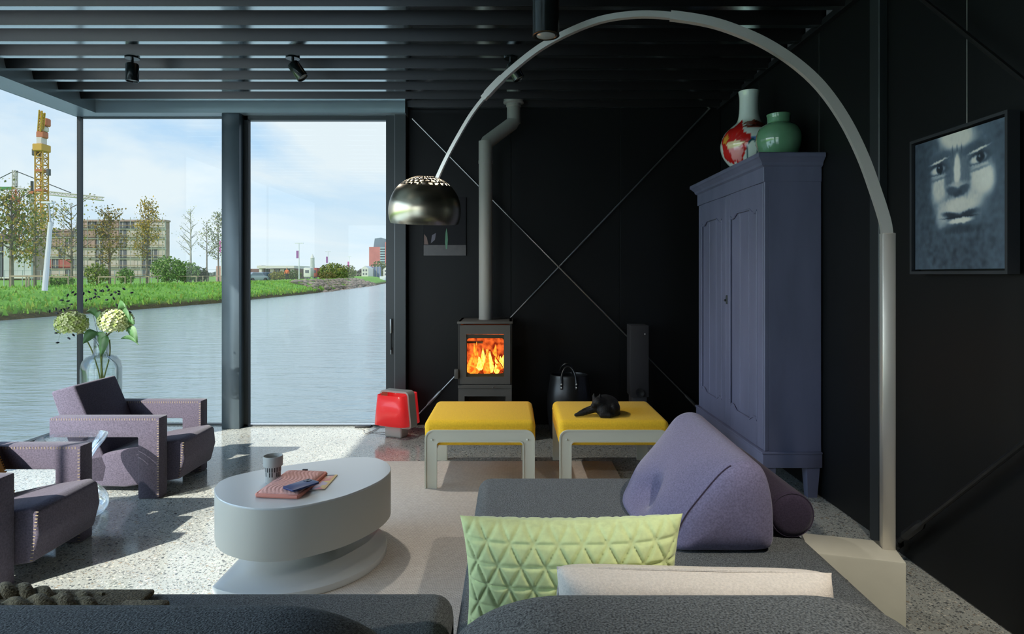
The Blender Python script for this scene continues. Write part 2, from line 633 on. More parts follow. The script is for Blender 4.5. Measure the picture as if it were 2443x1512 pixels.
# left glazing along the room
window('window_3', 'long glazed side wall on the left of the room',
       [((XL, -1.4, 0.012), (XL, 1.2, ZBEAM)), ((XL, 1.21, 0.012), (XL, 3.69, ZBEAM)), ((XL, 3.70, 0.012), (XL, YB - 0.015, ZBEAM))],
       [((XL - 0.03, -1.4, 0.0), (XL + 0.02, YB, 0.012)), ((XL - 0.012, 1.195, 0.0), (XL + 0.012, 1.215, ZBEAM)), ((XL - 0.01, 3.688, 0.0), (XL + 0.01, 3.702, ZBEAM))], (0, 1))
window('window_4', 'unseen window added behind the viewer for fill daylight',
       [((XL + 0.25, YF - 0.05, 0.05), (-1.3, YF - 0.05, 2.35))],
       [((XL + 0.25, YF - 0.08, 0.0), (-1.3, YF - 0.02, 0.05)), ((-2.4, YF - 0.08, 0.0), (-2.34, YF - 0.02, 2.35))], (0,))

def trim(n, label, lo, hi, mt=None):
    m = MB(); m.box(lo, hi)
    return tag(m.obj('trim_%d' % n, mt or M_steel, smooth=0), label, kind='structure')

trim(1, 'grey steel edge beam above the left glazing', (XL - 0.02, -1.4, ZBEAM), (-3.505, YB + 0.06, ZT), M_beam)
trim(2, 'grey steel lintel above the canal windows', (-3.505, 5.29, ZBEAM), (-0.90, YB + 0.06, ZT), M_beam)
m = MB(); m.rbox((-2.447, 5.295, 0.0), (-2.297, YB + 0.02, ZBEAM), 0.006, 2)
tag(m.obj('trim_3', M_steel), 'grey steel column between the two canal windows', kind='structure')
trim(4, 'slim dark post at the glass corner', (XL - 0.005, YB - 0.03, 0.0), (XL + 0.026, YB + 0.005, ZBEAM), M_frame)
m = MB(); m.rbox((XR - 0.045, 3.02, 0.0), (XR + 0.0, 3.10, ZR + 0.02), 0.004, 1)
tag(m.obj('trim_5', mat('wall_column_paint', lin(34, 38, 40), rough=.4)), 'dark steel column standing against the right wall', kind='structure')
trim(6, 'black steel angle along the top of the right wall', (XR - 0.035, YF, ZR - 0.005), (XR, YB, ZR + 0.03), M_black)

# ------------------------------------------------------------------ brace rods
def brace(a, b_, label, r=0.0075, turn=0.16):
    a, b_ = Vector(a), Vector(b_)
    t = thing('brace_rod', a, label, 'brace rod', 'steel cross braces on the walls')
    m = MB(); m.tube([a, b_], r, 8); m.obj('rod', M_rod if r < 0.01 else M_black, t)
    d = (b_ - a).normalized()
    m = MB()
    m.tube([a + d * turn, a + d * (turn + 0.03), a + d * (turn + 0.16), a + d * (turn + 0.19)], [r, r * 2, r * 2, r], 8)
    m.obj('turnbuckle', M_rod if r < 0.01 else M_black, t)
    m = MB()
    m.tube([a - d * 0.01, a + d * 0.05, a + d * 0.06], [r * 2.6, r * 2.6, r * 1.2], 8)
    m.obj('end_fork', M_black, t)
    return t

YW = YB - 0.03
brace(P(988, 1000, YW), P(1700, 252, YW), 'thin steel brace rod rising behind the stove to the upper right')
brace(P(1700, 1008, YW) - Vector((0, .018, 0)), P(985, 284, YW) - Vector((0, .018, 0)), 'thin steel brace rod rising behind the flue to the upper left')
XW = XR - 0.05
brace((XW, 2.90, 0.05), (XW, 0.25, 2.45), 'black brace rod rising from the floor under the portrait', 0.0105, 0.10)
brace((XW - 0.026, 0.20, 0.10), (XW - 0.026, 2.90, 2.70), 'black brace rod descending from the ceiling above the portrait', 0.0105, 0.10)

# ================================================================== OUTSIDE
ZW = -0.6           # canal level
rnd = random.Random(7)


def water_mat():
    m = bpy.data.materials.new('canal_water')
    m.use_nodes = True
    nt = m.node_tree
    b = nt.nodes['Principled BSDF']
    b.inputs['Base Color'].default_value = lin(166, 180, 178) + (1,)
    b.inputs['Roughness'].default_value = 0.16
    setin(b, 'Specular IOR Level', 1.0)
    tc = nt.nodes.new('ShaderNodeTexCoord')
    mp = nt.nodes.new('ShaderNodeMapping')
    mp.inputs['Scale'].default_value = (0.55, 1.5, 1)
    mp.inputs['Rotation'].default_value = (0, 0, 0.25)
    nt.links.new(tc.outputs['Object'], mp.inputs[0])
    n1 = nt.nodes.new('ShaderNodeTexNoise'); n1.inputs['Scale'].default_value = 1.6; n1.inputs['Detail'].default_value = 5
    n1.inputs['Roughness'].default_value = 0.6
    nt.links.new(mp.outputs[0], n1.inputs['Vector'])
    bp = nt.nodes.new('ShaderNodeBump'); bp.inputs['Strength'].default_value = 0.55; bp.inputs['Distance'].default_value = 0.09
    nt.links.new(n1.outputs['Fac'], bp.inputs['Height'])
    nt.links.new(bp.outputs[0], b.inputs['Normal'])
    return m


m = MB()
m.add([(-40, -60, ZW), (300, -60, ZW), (300, 900, ZW), (-40, 900, ZW)], [(0, 1, 2, 3)])
tag(m.obj('water', water_mat(), smooth=0), 'rippled grey green canal water', kind='structure')

# far bank: waterline, crest and the flat land behind, following the canal
bank = [(-60, -20.5), (0, -20.8), (26, -21.0), (42, -19.4), (63, -19.9), (80, -21.5), (114, -24.4), (150, -29.0), (220, -44), (420, -95), (900, -220)]
def bank_x(y):
    for (y0, xa), (y1, xb) in zip(bank[:-1], bank[1:]):
        if y0 <= y <= y1:
            return xa + (xb - xa) * (y - y0) / (y1 - y0)
    return bank[-1][1]

def ground_z(off):
    """height of the land at a distance behind the waterline"""
    pr = [(0, ZW - 0.15), (0.5, -0.35), (1.6, 0.02), (3.2, 0.5), (4.6, 0.62), (9, 0.55), (20, 0.35), (60, 0.2), (2000, 0.2)]
    for (o0, z0), (o1, z1) in zip(pr[:-1], pr[1:]):
        if o0 <= off <= o1:
            return z0 + (z1 - z0) * (off - o0) / (o1 - o0)
    return 0.2

def land(x, y):
    return ground_z(max(0, bank_x(y) - x))

ysamp = [-60, -20, 0, 8] + [10 + i * 0.6 for i in range(120)] + [84 + i * 2 for i in range(30)] + [150, 180, 220, 300, 420, 600, 900]
offs = [-0.3, 0, 0.25, 0.5, 0.8, 1.1, 1.4, 1.7, 2.0, 2.4, 2.8, 3.2, 3.6, 4.0, 4.6, 5.5, 7, 9, 14, 20, 40, 90, 200, 600]
m = MB()
vs = []
for y in ysamp:
    for of in offs:
        z = ground_z(max(of, 0))
        j = 0.0
        if 0.3 < of < 5 and 8 < y < 150:
            j = rnd.uniform(-0.05, 0.06)
        vs.append((bank_x(y) - of + (rnd.uniform(-0.1, 0.1) if of < 6 else 0), y, z + j))
no = len(offs)
m.add(vs, [(i * no + k, i * no + k + 1, (i + 1) * no + k + 1, (i + 1) * no + k) for i in range(len(ysamp) - 1) for k in range(no - 1)])


def grass_mat():
    m = mat('grass', lin(124, 172, 72), rough=0.9, spec=0.1, var=0.3, vscale=1.1, bump=0.9, bscale=4.0, bdist=0.12, col2=lin(152, 194, 92))
    nt = m.node_tree
    b = nt.nodes['Principled BSDF']
    # soil and reeds at the water's edge by height
    g = nt.nodes.new('ShaderNodeNewGeometry')
    s = nt.nodes.new('ShaderNodeSeparateXYZ')
    nt.links.new(g.outputs['Position'], s.inputs[0])
    r = nt.nodes.new('ShaderNodeMapRange')
    r.inputs['From Min'].default_value = -0.42; r.inputs['From Max'].default_value = -0.12
    nt.links.new(s.outputs['Z'], r.inputs['Value'])
    mx = nt.nodes.new('ShaderNodeMixRGB')
    src = b.inputs['Base Color'].links[0].from_socket
    nt.links.new(r.outputs[0], mx.inputs[0])
    mx.inputs[1].default_value = lin(96, 86, 58) + (1,)
    nt.links.new(src, mx.inputs[2])
    nt.links.new(mx.outputs[0], b.inputs['Base Color'])
    return m

M_grass = grass_mat()
bank_o = m.obj('grass_bank', M_grass, smooth=60)
tag(bank_o, 'green grassy far bank of the canal', kind='structure')
# tufts that roughen the crest and the slope
m = MB()
cols = []
for i in range(9000):
    y = 14 + (rnd.random() ** 1.4) * 75
    of = rnd.uniform(0.35, 6.0)
    x = bank_x(y) - of
    z = ground_z(of) - 0.02
    h = rnd.uniform(0.08, 0.22) * (1.5 if of < 1.2 else 1)
    a = rnd.uniform(0, PI)
    dx, dy = math.cos(a) * h * 0.35, math.sin(a) * h * 0.35
    lx, ly = rnd.uniform(-0.06, 0.06), rnd.uniform(-0.06, 0.06)
    m.add([(x - dx, y - dy, z), (x + dx, y + dy, z), (x + lx, y + ly, z + h)], [(0, 1, 2)])
    g = rnd.uniform(0.75, 1.15)
    c = lin(142, 188, 84) if rnd.random() < 0.75 else lin(160, 180, 88)
    cols += [(c[0] * g, c[1] * g, c[2] * g)] * 3
M_leaf = attr_mat('foliage_paint', rough=0.8, spec=0.1)
o = m.obj('grass_tufts', M_leaf, smooth=0, cols=cols)
tag(o, 'long green grass tufts along the far bank', 'grass', kind='stuff')

# stone revetment of the bank further away
M_stone = mat('bank_stone', lin(156, 138, 120), rough=0.9, var=0.35, vscale=1.5)
stones = thing('stone_revetment', (bank_x(85) - 1, 85, 0), 'brown stone slope at the far bend of the bank', 'stone bank')
m = MB()
for i in range(420):
    y = rnd.uniform(66, 112)
    of = rnd.uniform(-0.3, 3.4)
    s = rnd.uniform(0.22, 0.5)
    m.ell((bank_x(y) - of, y, ground_z(max(of, 0)) + 0.02), (s, s, s * 0.6), n=6)
st = m.obj('stones', M_stone, stones, smooth=0)
st['kind'] = 'stuff'

M_bark = mat('bark', lin(136, 124, 110), rough=0.9, var=0.25, vscale=3)
M_barkp = mat('pale_bark', lin(186, 180, 170), rough=0.9, var=0.2, vscale=3)


def tree(px, d, ytop, label, width=1.6, trunk=0.10, leaves=900, ls=0.2, cols3=((120, 130, 60),), crown=(0.3, 1.0), seed=1, nbr=16,
         bark=None, group='trees planted behind the bank', name='tree', cone=0.6):
    r = random.Random(seed)
    x = (px - CX) / FPX * d
    z0 = land(x, d)
    ztop = CAMZ + (HY - ytop) / FPX * d
    H = ztop - z0
    t = thing(name, (x, d, z0), label, 'tree', group)
    m = MB()
    lean = r.uniform(-0.02, 0.02) * H
    m.tube([(x, d, z0 - 0.1), (x + lean * .3, d, z0 + H * 0.35), (x + lean * .6, d, z0 + H * 0.7), (x + lean, d, z0 + H)],
           [trunk, trunk * 0.8, trunk * 0.5, trunk * 0.12], 6)
    m.obj('trunk', bark or M_bark, t)
    m = MB()
    tips = []
    for k in range(nbr):
        f = crown[0] + (crown[1] - crown[0]) * (k + r.random()) / nbr * 0.95
        a = r.uniform(0, 2 * PI)
        rel = (f - crown[0]) / max(0.01, crown[1] - crown[0])
        L = width * (1 - rel * cone) * r.uniform(0.6, 1.0) * (0.55 + min(rel * 3, 0.45))
        p0 = Vector((x + lean * f, d, z0 + H * f))
        p1 = p0 + Vector((math.cos(a) * L * 0.55, math.sin(a) * L * 0.55, L * 0.35))
        p2 = p0 + Vector((math.cos(a) * L, math.sin(a) * L, L * 0.75))
        m.tube([p0, p1, p2], [trunk * 0.35, trunk * 0.22, trunk * 0.07], 4)
        tips += [p0.lerp(p1, r.random()) for _ in range(1)] + [p1.lerp(p2, r.random()) for _ in range(3)] + [p2]
        for q in range(3):
            s0 = p0.lerp(p2, r.uniform(0.3, 0.9))
            s1 = s0 + Vector((r.uniform(-1, 1), r.uniform(-1, 1), r.uniform(0.1, 0.9))) * L * 0.35
            m.tube([s0, s1], [trunk * 0.12, trunk * 0.05], 3)
            tips += [s1, s0.lerp(s1, 0.5)]
    m.obj('branches', bark or M_bark, t)
    if leaves:
        m = MB(); cc = []
        for k in range(leaves):
            c = r.choice(tips) + Vector((r.gauss(0, 1), r.gauss(0, 1), r.gauss(0, 1))) * ls * 1.2
            e_ = Euler((r.uniform(0, 6), r.uniform(0, 6), r.uniform(0, 6))).to_matrix()
            s = ls * r.uniform(0.45, 1.0)
            u, v = e_ @ Vector((s * 0.5, 0, 0)), e_ @ Vector((0, s * 0.35, 0))
            m.add([c - u, c + v, c + u, c - v], [(0, 1, 2, 3)])
            g = r.uniform(1.15, 1.8)
            q = lin(*r.choice(cols3))
            cc += [(q[0] * g, q[1] * g, q[2] * g)] * 4
        m.obj('foliage', M_leaf, t, smooth=0, cols=cc)
    return t


AUT = ((150, 132, 62), (128, 128, 62), (166, 140, 78), (104, 116, 60))
GRN = ((136, 164, 92), (156, 182, 104), (118, 148, 86))
tree(28, 36, 470, 'broad autumn tree at the left edge beyond the canal', 1.9, 0.13, 1700, 0.22, AUT + ((96, 104, 62),), (0.28, 1), 11, 24, cone=0.35)
tree(84, 40, 505, 'loose autumn tree before the yellow crane mast', 1.6, 0.10, 900, 0.22, AUT, (0.3, 0.97), 12, 20, cone=0.3)
tree(172, 46, 486, 'half bare tree left of the glass corner post', 1.7, 0.10, 420, 0.2, AUT, (0.25, 1), 13, 22, cone=0.25)
tree(262, 47, 500, 'brown leaved tree in front of the scaffolded block', 1.6, 0.12, 1300, 0.2, ((134, 112, 66), (150, 128, 72), (104, 100, 58)), (0.25, 0.97), 14, 24)
tree(351, 50, 484, 'tall narrow golden tree at the right end of the scaffolded block', 1.6, 0.10, 1500, 0.2, ((168, 140, 64), (150, 132, 64), (136, 126, 72)), (0.3, 1), 15, 26, cone=0.75)
tree(456, 58, 498, 'tall bare pale tree standing right of the shrubs', 1.7, 0.11, 160, 0.14, ((190, 186, 150),), (0.35, 1), 16, 26, bark=M_barkp, cone=0.7)
tree(494, 60, 530, 'thin young tree between the bare tree and the pink banner', 1.2, 0.08, 260, 0.18, ((150, 150, 110), (130, 136, 90)), (0.4, 1), 17, 14)
tree(522, 61, 508, 'upright green tree next to the steel column', 1.3, 0.09, 850, 0.2, ((120, 128, 80), (146, 140, 90), (100, 110, 76)), (0.3, 1), 18, 20)


def shrub(px, d, ytop, w, label, cols3, seed, n=700, ls=0.22, group='shrubs behind the bank', name='shrub', yb=None):
    r = random.Random(seed)
    x = (px - CX) / FPX * d
    z0 = land(x, d) if yb is None else CAMZ - (yb - HY) / FPX * d
    H = CAMZ + (HY - ytop) / FPX * d - z0
    t = thing(name, (x, d, z0), label, 'shrub', group)
    m = MB()
    for k in range(7):
        a = r.uniform(0, 2 * PI)
        m.tube([(x, d, z0), (x + math.cos(a) * w * 0.3, d + math.sin(a) * w * 0.3, z0 + H * r.uniform(0.5, 0.85))], [0.04, 0.015], 4)
    m.obj('stems', M_bark, t)
    m = MB(); cc = []
    for k in range(n):
        while True:
            q = Vector((r.uniform(-1, 1), r.uniform(-1, 1), r.uniform(-1, 1)))
            if 0.3 < q.length < 1:
                break
        c = Vector((x + q.x * w, d + q.y * w, z0 + H * (0.52 + 0.48 * q.z) + r.gauss(0, 0.08)))
        e_ = Euler((r.uniform(0, 6), r.uniform(0, 6), r.uniform(0, 6))).to_matrix()
        s = ls * r.uniform(0.5, 1.0)
        u, v = e_ @ Vector((s * 0.5, 0, 0)), e_ @ Vector((0, s * 0.4, 0))
        m.add([c - u, c + v, c + u, c - v], [(0, 1, 2, 3)])
        g = r.uniform(0.65, 1.2)
        p = lin(*r.choice(cols3))
        cc += [(p[0] * g, p[1] * g, p[2] * g)] * 4
    m.obj('foliage', M_leaf, t, smooth=0, cols=cc)
    return t


shrub(400, 56, 612, 1.4, 'big light green shrub right of the scaffolded block', GRN, 31, 1500, 0.24)
shrub(445, 58, 622, 1.2, 'green shrub at the foot of the bare pale tree', GRN, 32, 1100, 0.24)
shrub(477, 60, 636, 0.8, 'dark green low shrub left of the thin young tree', ((70, 92, 60), (86, 106, 66)), 33, 700)
shrub(300, 52, 640, 0.7, 'pale green low shrub under the brown leaved tree', GRN, 34, 500)
shrub(232, 46, 628, 0.8, 'yellow green slim shrub right of the glass corner post', ((150, 158, 84), (128, 146, 76)), 35, 600)
shrub(140, 40, 660, 0.9, 'low bright green bush behind the leaning white mast', GRN, 36, 500)
shrub(668, 97, 647, 1.7, 'low golden hedge in front of the flat roofed pavilion', ((160, 150, 74), (138, 140, 72)), 37, 900, 0.3)
shrub(700, 92, 645, 1.3, 'dark green bush beside the purple banner pole', ((92, 112, 66), (120, 128, 70)), 38, 600, 0.3)
shrub(795, 130, 627, 3.0, 'round yellow green tree at the end of the stone slope', ((150, 150, 76), (124, 138, 74)), 39, 1500, 0.5, name='far_tree', yb=672)
shrub(782, 120, 645, 1.6, 'small brown bush on the stone slope', ((140, 124, 70), (120, 112, 66)), 40, 500, 0.35, yb=674)
shrub(828, 160, 632, 2.4, 'pale green round tree left of the white gabled house', ((150, 152, 96), (130, 140, 90)), 41, 900, 0.5, name='far_tree', yb=668)
shrub(905, 300, 622, 4.5, 'green tree in front of the red brick tower', ((128, 140, 90), (110, 124, 84)), 42, 900, 0.9, name='far_tree', yb=662)
# hazy belt of distant trees
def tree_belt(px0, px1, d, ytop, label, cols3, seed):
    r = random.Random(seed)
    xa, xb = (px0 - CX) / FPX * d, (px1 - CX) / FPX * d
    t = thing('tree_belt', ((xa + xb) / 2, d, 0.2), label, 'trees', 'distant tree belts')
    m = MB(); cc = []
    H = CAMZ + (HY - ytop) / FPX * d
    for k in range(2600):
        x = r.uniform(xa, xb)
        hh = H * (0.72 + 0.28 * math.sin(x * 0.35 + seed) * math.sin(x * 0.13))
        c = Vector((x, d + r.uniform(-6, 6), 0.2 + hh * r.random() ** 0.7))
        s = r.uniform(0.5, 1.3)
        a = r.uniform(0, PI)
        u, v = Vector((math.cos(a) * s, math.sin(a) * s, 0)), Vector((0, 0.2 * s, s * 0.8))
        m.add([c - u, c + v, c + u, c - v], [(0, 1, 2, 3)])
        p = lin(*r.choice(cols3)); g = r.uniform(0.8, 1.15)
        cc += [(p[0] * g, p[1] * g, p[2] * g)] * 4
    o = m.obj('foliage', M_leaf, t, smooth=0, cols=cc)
    o['kind'] = 'stuff'
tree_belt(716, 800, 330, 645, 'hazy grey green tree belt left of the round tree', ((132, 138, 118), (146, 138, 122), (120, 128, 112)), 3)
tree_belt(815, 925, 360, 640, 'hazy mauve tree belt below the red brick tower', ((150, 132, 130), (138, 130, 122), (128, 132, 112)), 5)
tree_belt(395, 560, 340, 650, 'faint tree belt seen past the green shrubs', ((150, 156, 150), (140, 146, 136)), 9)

# ------------------------------------------------------------------ apartment blocks under construction, distance haze mixed into the colours
M_conc = mat('hazed_concrete', lin(206, 198, 186), rough=0.9, var=0.1, vscale=0.4)
M_brick = mat('hazed_brick', lin(182, 156, 144), rough=0.9, var=0.2, vscale=0.8)
M_slab = mat('white_slab_edge', lin(224, 220, 210), rough=0.8)
M_dwin = mat('hazed_window', lin(112, 114, 120), rough=0.3)
M_redp = mat('red_panel', lin(190, 110, 102), rough=0.7, var=0.15, vscale=0.6)
M_grey = mat('grey_cladding', lin(198, 200, 198), rough=0.8, var=0.08, vscale=0.3)
M_scaf = mat('scaffold_pole', lin(190, 186, 176), rough=0.6)
M_plank = mat('scaffold_plank', lin(170, 140, 110), rough=0.8)


def block(name, label, px0, px1, lines, d, bays, wins, skins, scaffold=True, depth=3):
    """facade between px0 and px1; lines = photo rows of the slab edges from roof to ground"""
    xa, xb = (px0 - CX) / FPX * d, (px1 - CX) / FPX * d
    t = thing(name, ((xa + xb) / 2, d + depth / 2, 0.2), label, 'building')
    zs = [CAMZ + (HY - y) / FPX * d for y in lines]
    m = MB(); m.box((xa + 0.3, d + 0.6, 0.1), (xb - 0.3, d + depth, zs[0] - 0.1)); m.obj('core', M_brick, t, smooth=0)
    m = MB(); m.box((xa, d - 0.3, zs[0] - 0.5), (xb, d + depth, zs[0])); m.obj('roof', M_brick, t, smooth=0)
    w = (xb - xa) / bays
    r = random.Random(len(label))
    for i in range(len(zs) - 1):
        z1, z0 = zs[i], max(0.15, zs[i + 1])
        m = MB(); m.box((xa, d - 0.25, z0 - 0.18), (xb, d + 0.7, z0 + 0.12)); m.obj('floor_slab', M_slab, t, smooth=0)
        for k in range(bays):
            x = xa + k * w
            isw = (k in wins) if not callable(wins) else wins(i, k)
            if isw:
                m = MB(); m.box((x + 0.1, d + 0.25, z0 + 0.2), (x + w - 0.1, d + 0.6, z1 - 0.3)); o = m.obj('window', M_dwin, t, smooth=0)
                m = MB(); m.box((x + w * 0.46, d + 0.18, z0 + 0.2), (x + w * 0.54, d + 0.25, z1 - 0.3)); m.obj('mullion', M_slab, o, smooth=0)
            else:
                m = MB(); m.box((x, d + 0.1 + 0.05 * (k % 2), z0 + 0.12), (x + w - 0.05, d + 0.6, z1 - 0.15)); m.obj('wall_panel', skins(i, k), t, smooth=0)
    if scaffold:
        n = max(3, int((xb - xa) / 3))
        for k in range(n + 1):
            x = xa + (xb - xa) * k / n
            m = MB(); m.tube([(x, d - 1.3, 0.1), (x, d - 1.3, zs[0] + 0.6)], 0.09, 5); m.obj('scaffold_pole', M_scaf, t, smooth=0)
        for i in range(len(zs) - 1):
            m = MB(); m.box((xa, d - 1.4, zs[i + 1] + 0.9), (xb, d - 0.5, zs[i + 1] + 1.05)); m.obj('scaffold_plank', M_plank, t, smooth=0)
        m = MB(); m.tube([(xa + (xb - xa) * .7, d - 1.5, zs[2]), (xa + (xb - xa) * .85, d - 1.5, zs[1])], 0.09, 5); m.obj('scaffold_brace', M_scaf, t, smooth=0)
    return t


block('apartment_block', 'beige scaffolded apartment block under construction beyond the canal', 191, 394, [524, 546, 569, 593, 617, 641, 662], 180, 11,
      lambda i, k: k in (2, 5, 8) or (i in (3, 4) and k in (9,)) or (i == 0 and k in (1, 3, 6)), lambda i, k: M_conc if (k > 4 or i > 2) else M_brick)
block('apartment_wing', 'lower brick wing with red panels left of the scaffolded block', 76, 187, [547, 566, 591, 616, 641, 662], 180, 7,
      lambda i, k: (i + k) % 3 == 0, lambda i, k: M_redp if i == 3 else (M_brick if i < 2 else M_conc))
block('site_building', 'plain grey clad building at the far left edge', 8, 74, [572, 662], 120, 4, lambda i, k: False, lambda i, k: M_grey, False, 4)
block('brick_house', 'brown brick house end at the left photo edge', -60, 4, [556, 600, 662], 120, 5, lambda i, k: k % 2 == 0, lambda i, k: M_brick, False, 4)

# ------------------------------------------------------------------ cranes
M_cry = mat('crane_yellow', lin(206, 160, 60), rough=0.6)
M_crw = mat('crane_white', lin(214, 204, 196), rough=0.6)
M_crd = mat('crane_dark', lin(84, 84, 80), rough=0.6)
M_crg = mat('crane_green', lin(70, 140, 80), rough=0.6)
M_cro = mat('crane_orange', lin(190, 110, 70), rough=0.6)


def lattice(m, a, b_, w, n, r):
    """square lattice between two points"""
    a, b_ = Vector(a), Vector(b_)
    d = (b_ - a).normalized()
    s1 = Vector((0, 1, 0)) if abs(d.y) < 0.9 else Vector((1, 0, 0))
    s2 = d.cross(s1).normalized()
    cs = [s1 * (i * w / 2) + s2 * (j * w / 2) for i, j in ((-1, -1), (1, -1), (1, 1), (-1, 1))]
    for c in cs:
        m.tube([a + c, b_ + c], r, 4)
    L = (b_ - a)
    for k in range(n):
        p, q = a + L * (k / n), a + L * ((k + 1) / n)
        for i in range(4):
            c0, c1 = cs[i], cs[(i + 1) % 4]
            m.tube([p + c0, q + c1] if k % 2 else [p + c1, q + c0], r * 0.55, 3)
            m.tube([p + c0, p + c1], r * 0.55, 3)


d = 200.0
zt = lambda y, d: CAMZ + (HY - y) / FPX * d
xc = lambda x, d: (x - CX) / FPX * d
cr1 = thing('tower_crane', (xc(100, d), d, 0.2), 'tall yellow tower crane above the building site', 'crane')
m = MB(); lattice(m, (xc(100, d), d, 0.2), (xc(100, d), d, zt(360, d)), 2.4, 18, 0.28); m.obj('mast', M_cry, cr1, smooth=0)
m = MB(); m.rbox((xc(88, d), d - 2, zt(362, d)), (xc(112, d), d + 2, zt(345, d)), 0.2, 1); m.obj('slewing_ring', M_cry, cr1)
m = MB(); m.rbox((xc(82, d), d - 1.2, zt(372, d)), (xc(90, d), d + 1.2, zt(356, d)), 0.2, 1); m.obj('cab', M_crd, cr1)
m = MB(); m.rbox((xc(93, d), d - 1.2, zt(345, d)), (xc(107, d), d + 1.2, zt(328, d)), 0.2, 1); m.obj('tower_top', M_crw, cr1)
m = MB(); m.rbox((xc(92, d), d - 1.2, zt(330, d)), (xc(111, d), d + 1.2, zt(314, d)), 0.3, 1); m.obj('machinery_deck', M_cro, cr1)
m = MB(); lattice(m, (xc(97, d), d, zt(318, d)), (xc(101, d - 5), d - 5, zt(266, d - 5)), 1.1, 7, 0.22); m.obj('jib', M_cry, cr1, smooth=0)
m = MB(); m.rbox((xc(102, d), d - 1, zt(302, d)), (xc(118, d), d + 1, zt(283, d)), 0.3, 1); m.obj('counterweight', M_cro, cr1)
m = MB(); m.rbox((xc(103, d), d - 0.9, zt(314.5, d)), (xc(114, d), d + 0.9, zt(302.5, d)), 0.3, 1); m.obj('winch_house', M_crw, cr1)
m = MB(); m.box((xc(116, d), d - 1, zt(419, d)), (xc(122, d), d, zt(404, d))); m.obj('sign_board', M_crd, cr1, smooth=0)
m = MB()
for i, y in enumerate((405, 452)):
    m.box((xc(91, d), d - 1.4, zt(y + 5, d)), (xc(109, d), d + 1.4, zt(y, d)))
m.obj('mast_collar', M_cro, cr1, smooth=0)

d = 320.0
cr2 = thing('tower_crane', (xc(37, d), d, 0.2), 'distant white tower crane with long horizontal jib and green counter jib', 'crane')
m = MB(); lattice(m, (xc(38, d), d, 0.2), (xc(38, d), d, zt(452, d)), 2.2, 14, 0.3); m.obj('mast', M_cro, cr2, smooth=0)
m = MB(); lattice(m, (xc(36, d), d, zt(452, d)), (xc(36, d), d, zt(406, d)), 1.4, 5, 0.35); m.obj('apex', M_crw, cr2, smooth=0)
m = MB(); lattice(m, (xc(36, d), d, zt(452, d)), (xc(246, d), d, zt(474, d)), 1.6, 22, 0.32); m.obj('jib', M_crw, cr2, smooth=0)
m = MB(); m.box((xc(-40, d), d - 1, zt(452, d)), (xc(32, d), d + 1, zt(446, d))); m.obj('counter_jib', M_crg, cr2, smooth=0)
m = MB(); m.tube([(xc(36, d), d, zt(407, d)), (xc(170, d), d, zt(460, d))], 0.22, 4); m.tube([(xc(36, d), d, zt(407, d)), (xc(-20, d), d, zt(435, d))], 0.22, 4)
m.obj('tie_cable', M_crd, cr2, smooth=0)
m = MB(); m.rbox((xc(31, d), d - 2, zt(481, d)), (xc(44, d), d + 2, zt(470, d)), 0.3, 1); m.obj('cab', M_cro, cr2)
d = 300.0
cr3 = thing('tower_crane', (xc(77, d), d, 0.2), 'small distant crane mast between the two larger cranes', 'crane')
m = MB(); lattice(m, (xc(77, d), d, 0.2), (xc(77, d), d, zt(462, d)), 1.0, 18, 0.2); m.obj('mast', M_crw, cr3, smooth=0)
m = MB(); lattice(m, (xc(77, d), d, zt(462, d)), (xc(77, d), d, zt(432, d)), 0.6, 4, 0.25); m.obj('apex', M_crd, cr3, smooth=0)
m = MB(); m.box((xc(72, d), d - 1, zt(463, d)), (xc(84, d), d + 1, zt(456, d))); m.obj('slewing_ring', M_cro, cr3, smooth=0)

# ------------------------------------------------------------------ poles, stakes, banners, signs
M_white = mat('white_paint', lin(232, 232, 230), rough=0.5)
M_wood = mat('weathered_wood', lin(178, 160, 136), rough=0.9, var=0.15, vscale=3)
M_pink = mat('pink_banner', lin(206, 110, 176), rough=0.8)
M_purple = mat('purple_banner', lin(160, 100, 160), rough=0.8)
M_greyp = mat('galvanised_pole', lin(190, 192, 194), rough=0.5)
d = 27.0
a = P(107, 693, d)
mast = thing('street_lamp', a, 'leaning white mast with a double lamp head on the bank', 'street lamp')
m = MB(); m.tube([a, P(121, 530, d)], [0.11, 0.085], 10); m.obj('pole', M_white, mast)
m = MB(); m.tube([P(121, 530, d), P(117, 483, d)], [0.04, 0.03], 6); m.tube([P(127, 540, d), P(128, 485, d)], 0.015, 5); m.obj('upper_pole', M_greyp, mast)
m = MB(); m.box(P(102, 485, d) - Vector((0, .1, 0)), P(128, 481, d) + Vector((0, .1, 0))); m.obj('lamp_head', M_white, mast, smooth=0)

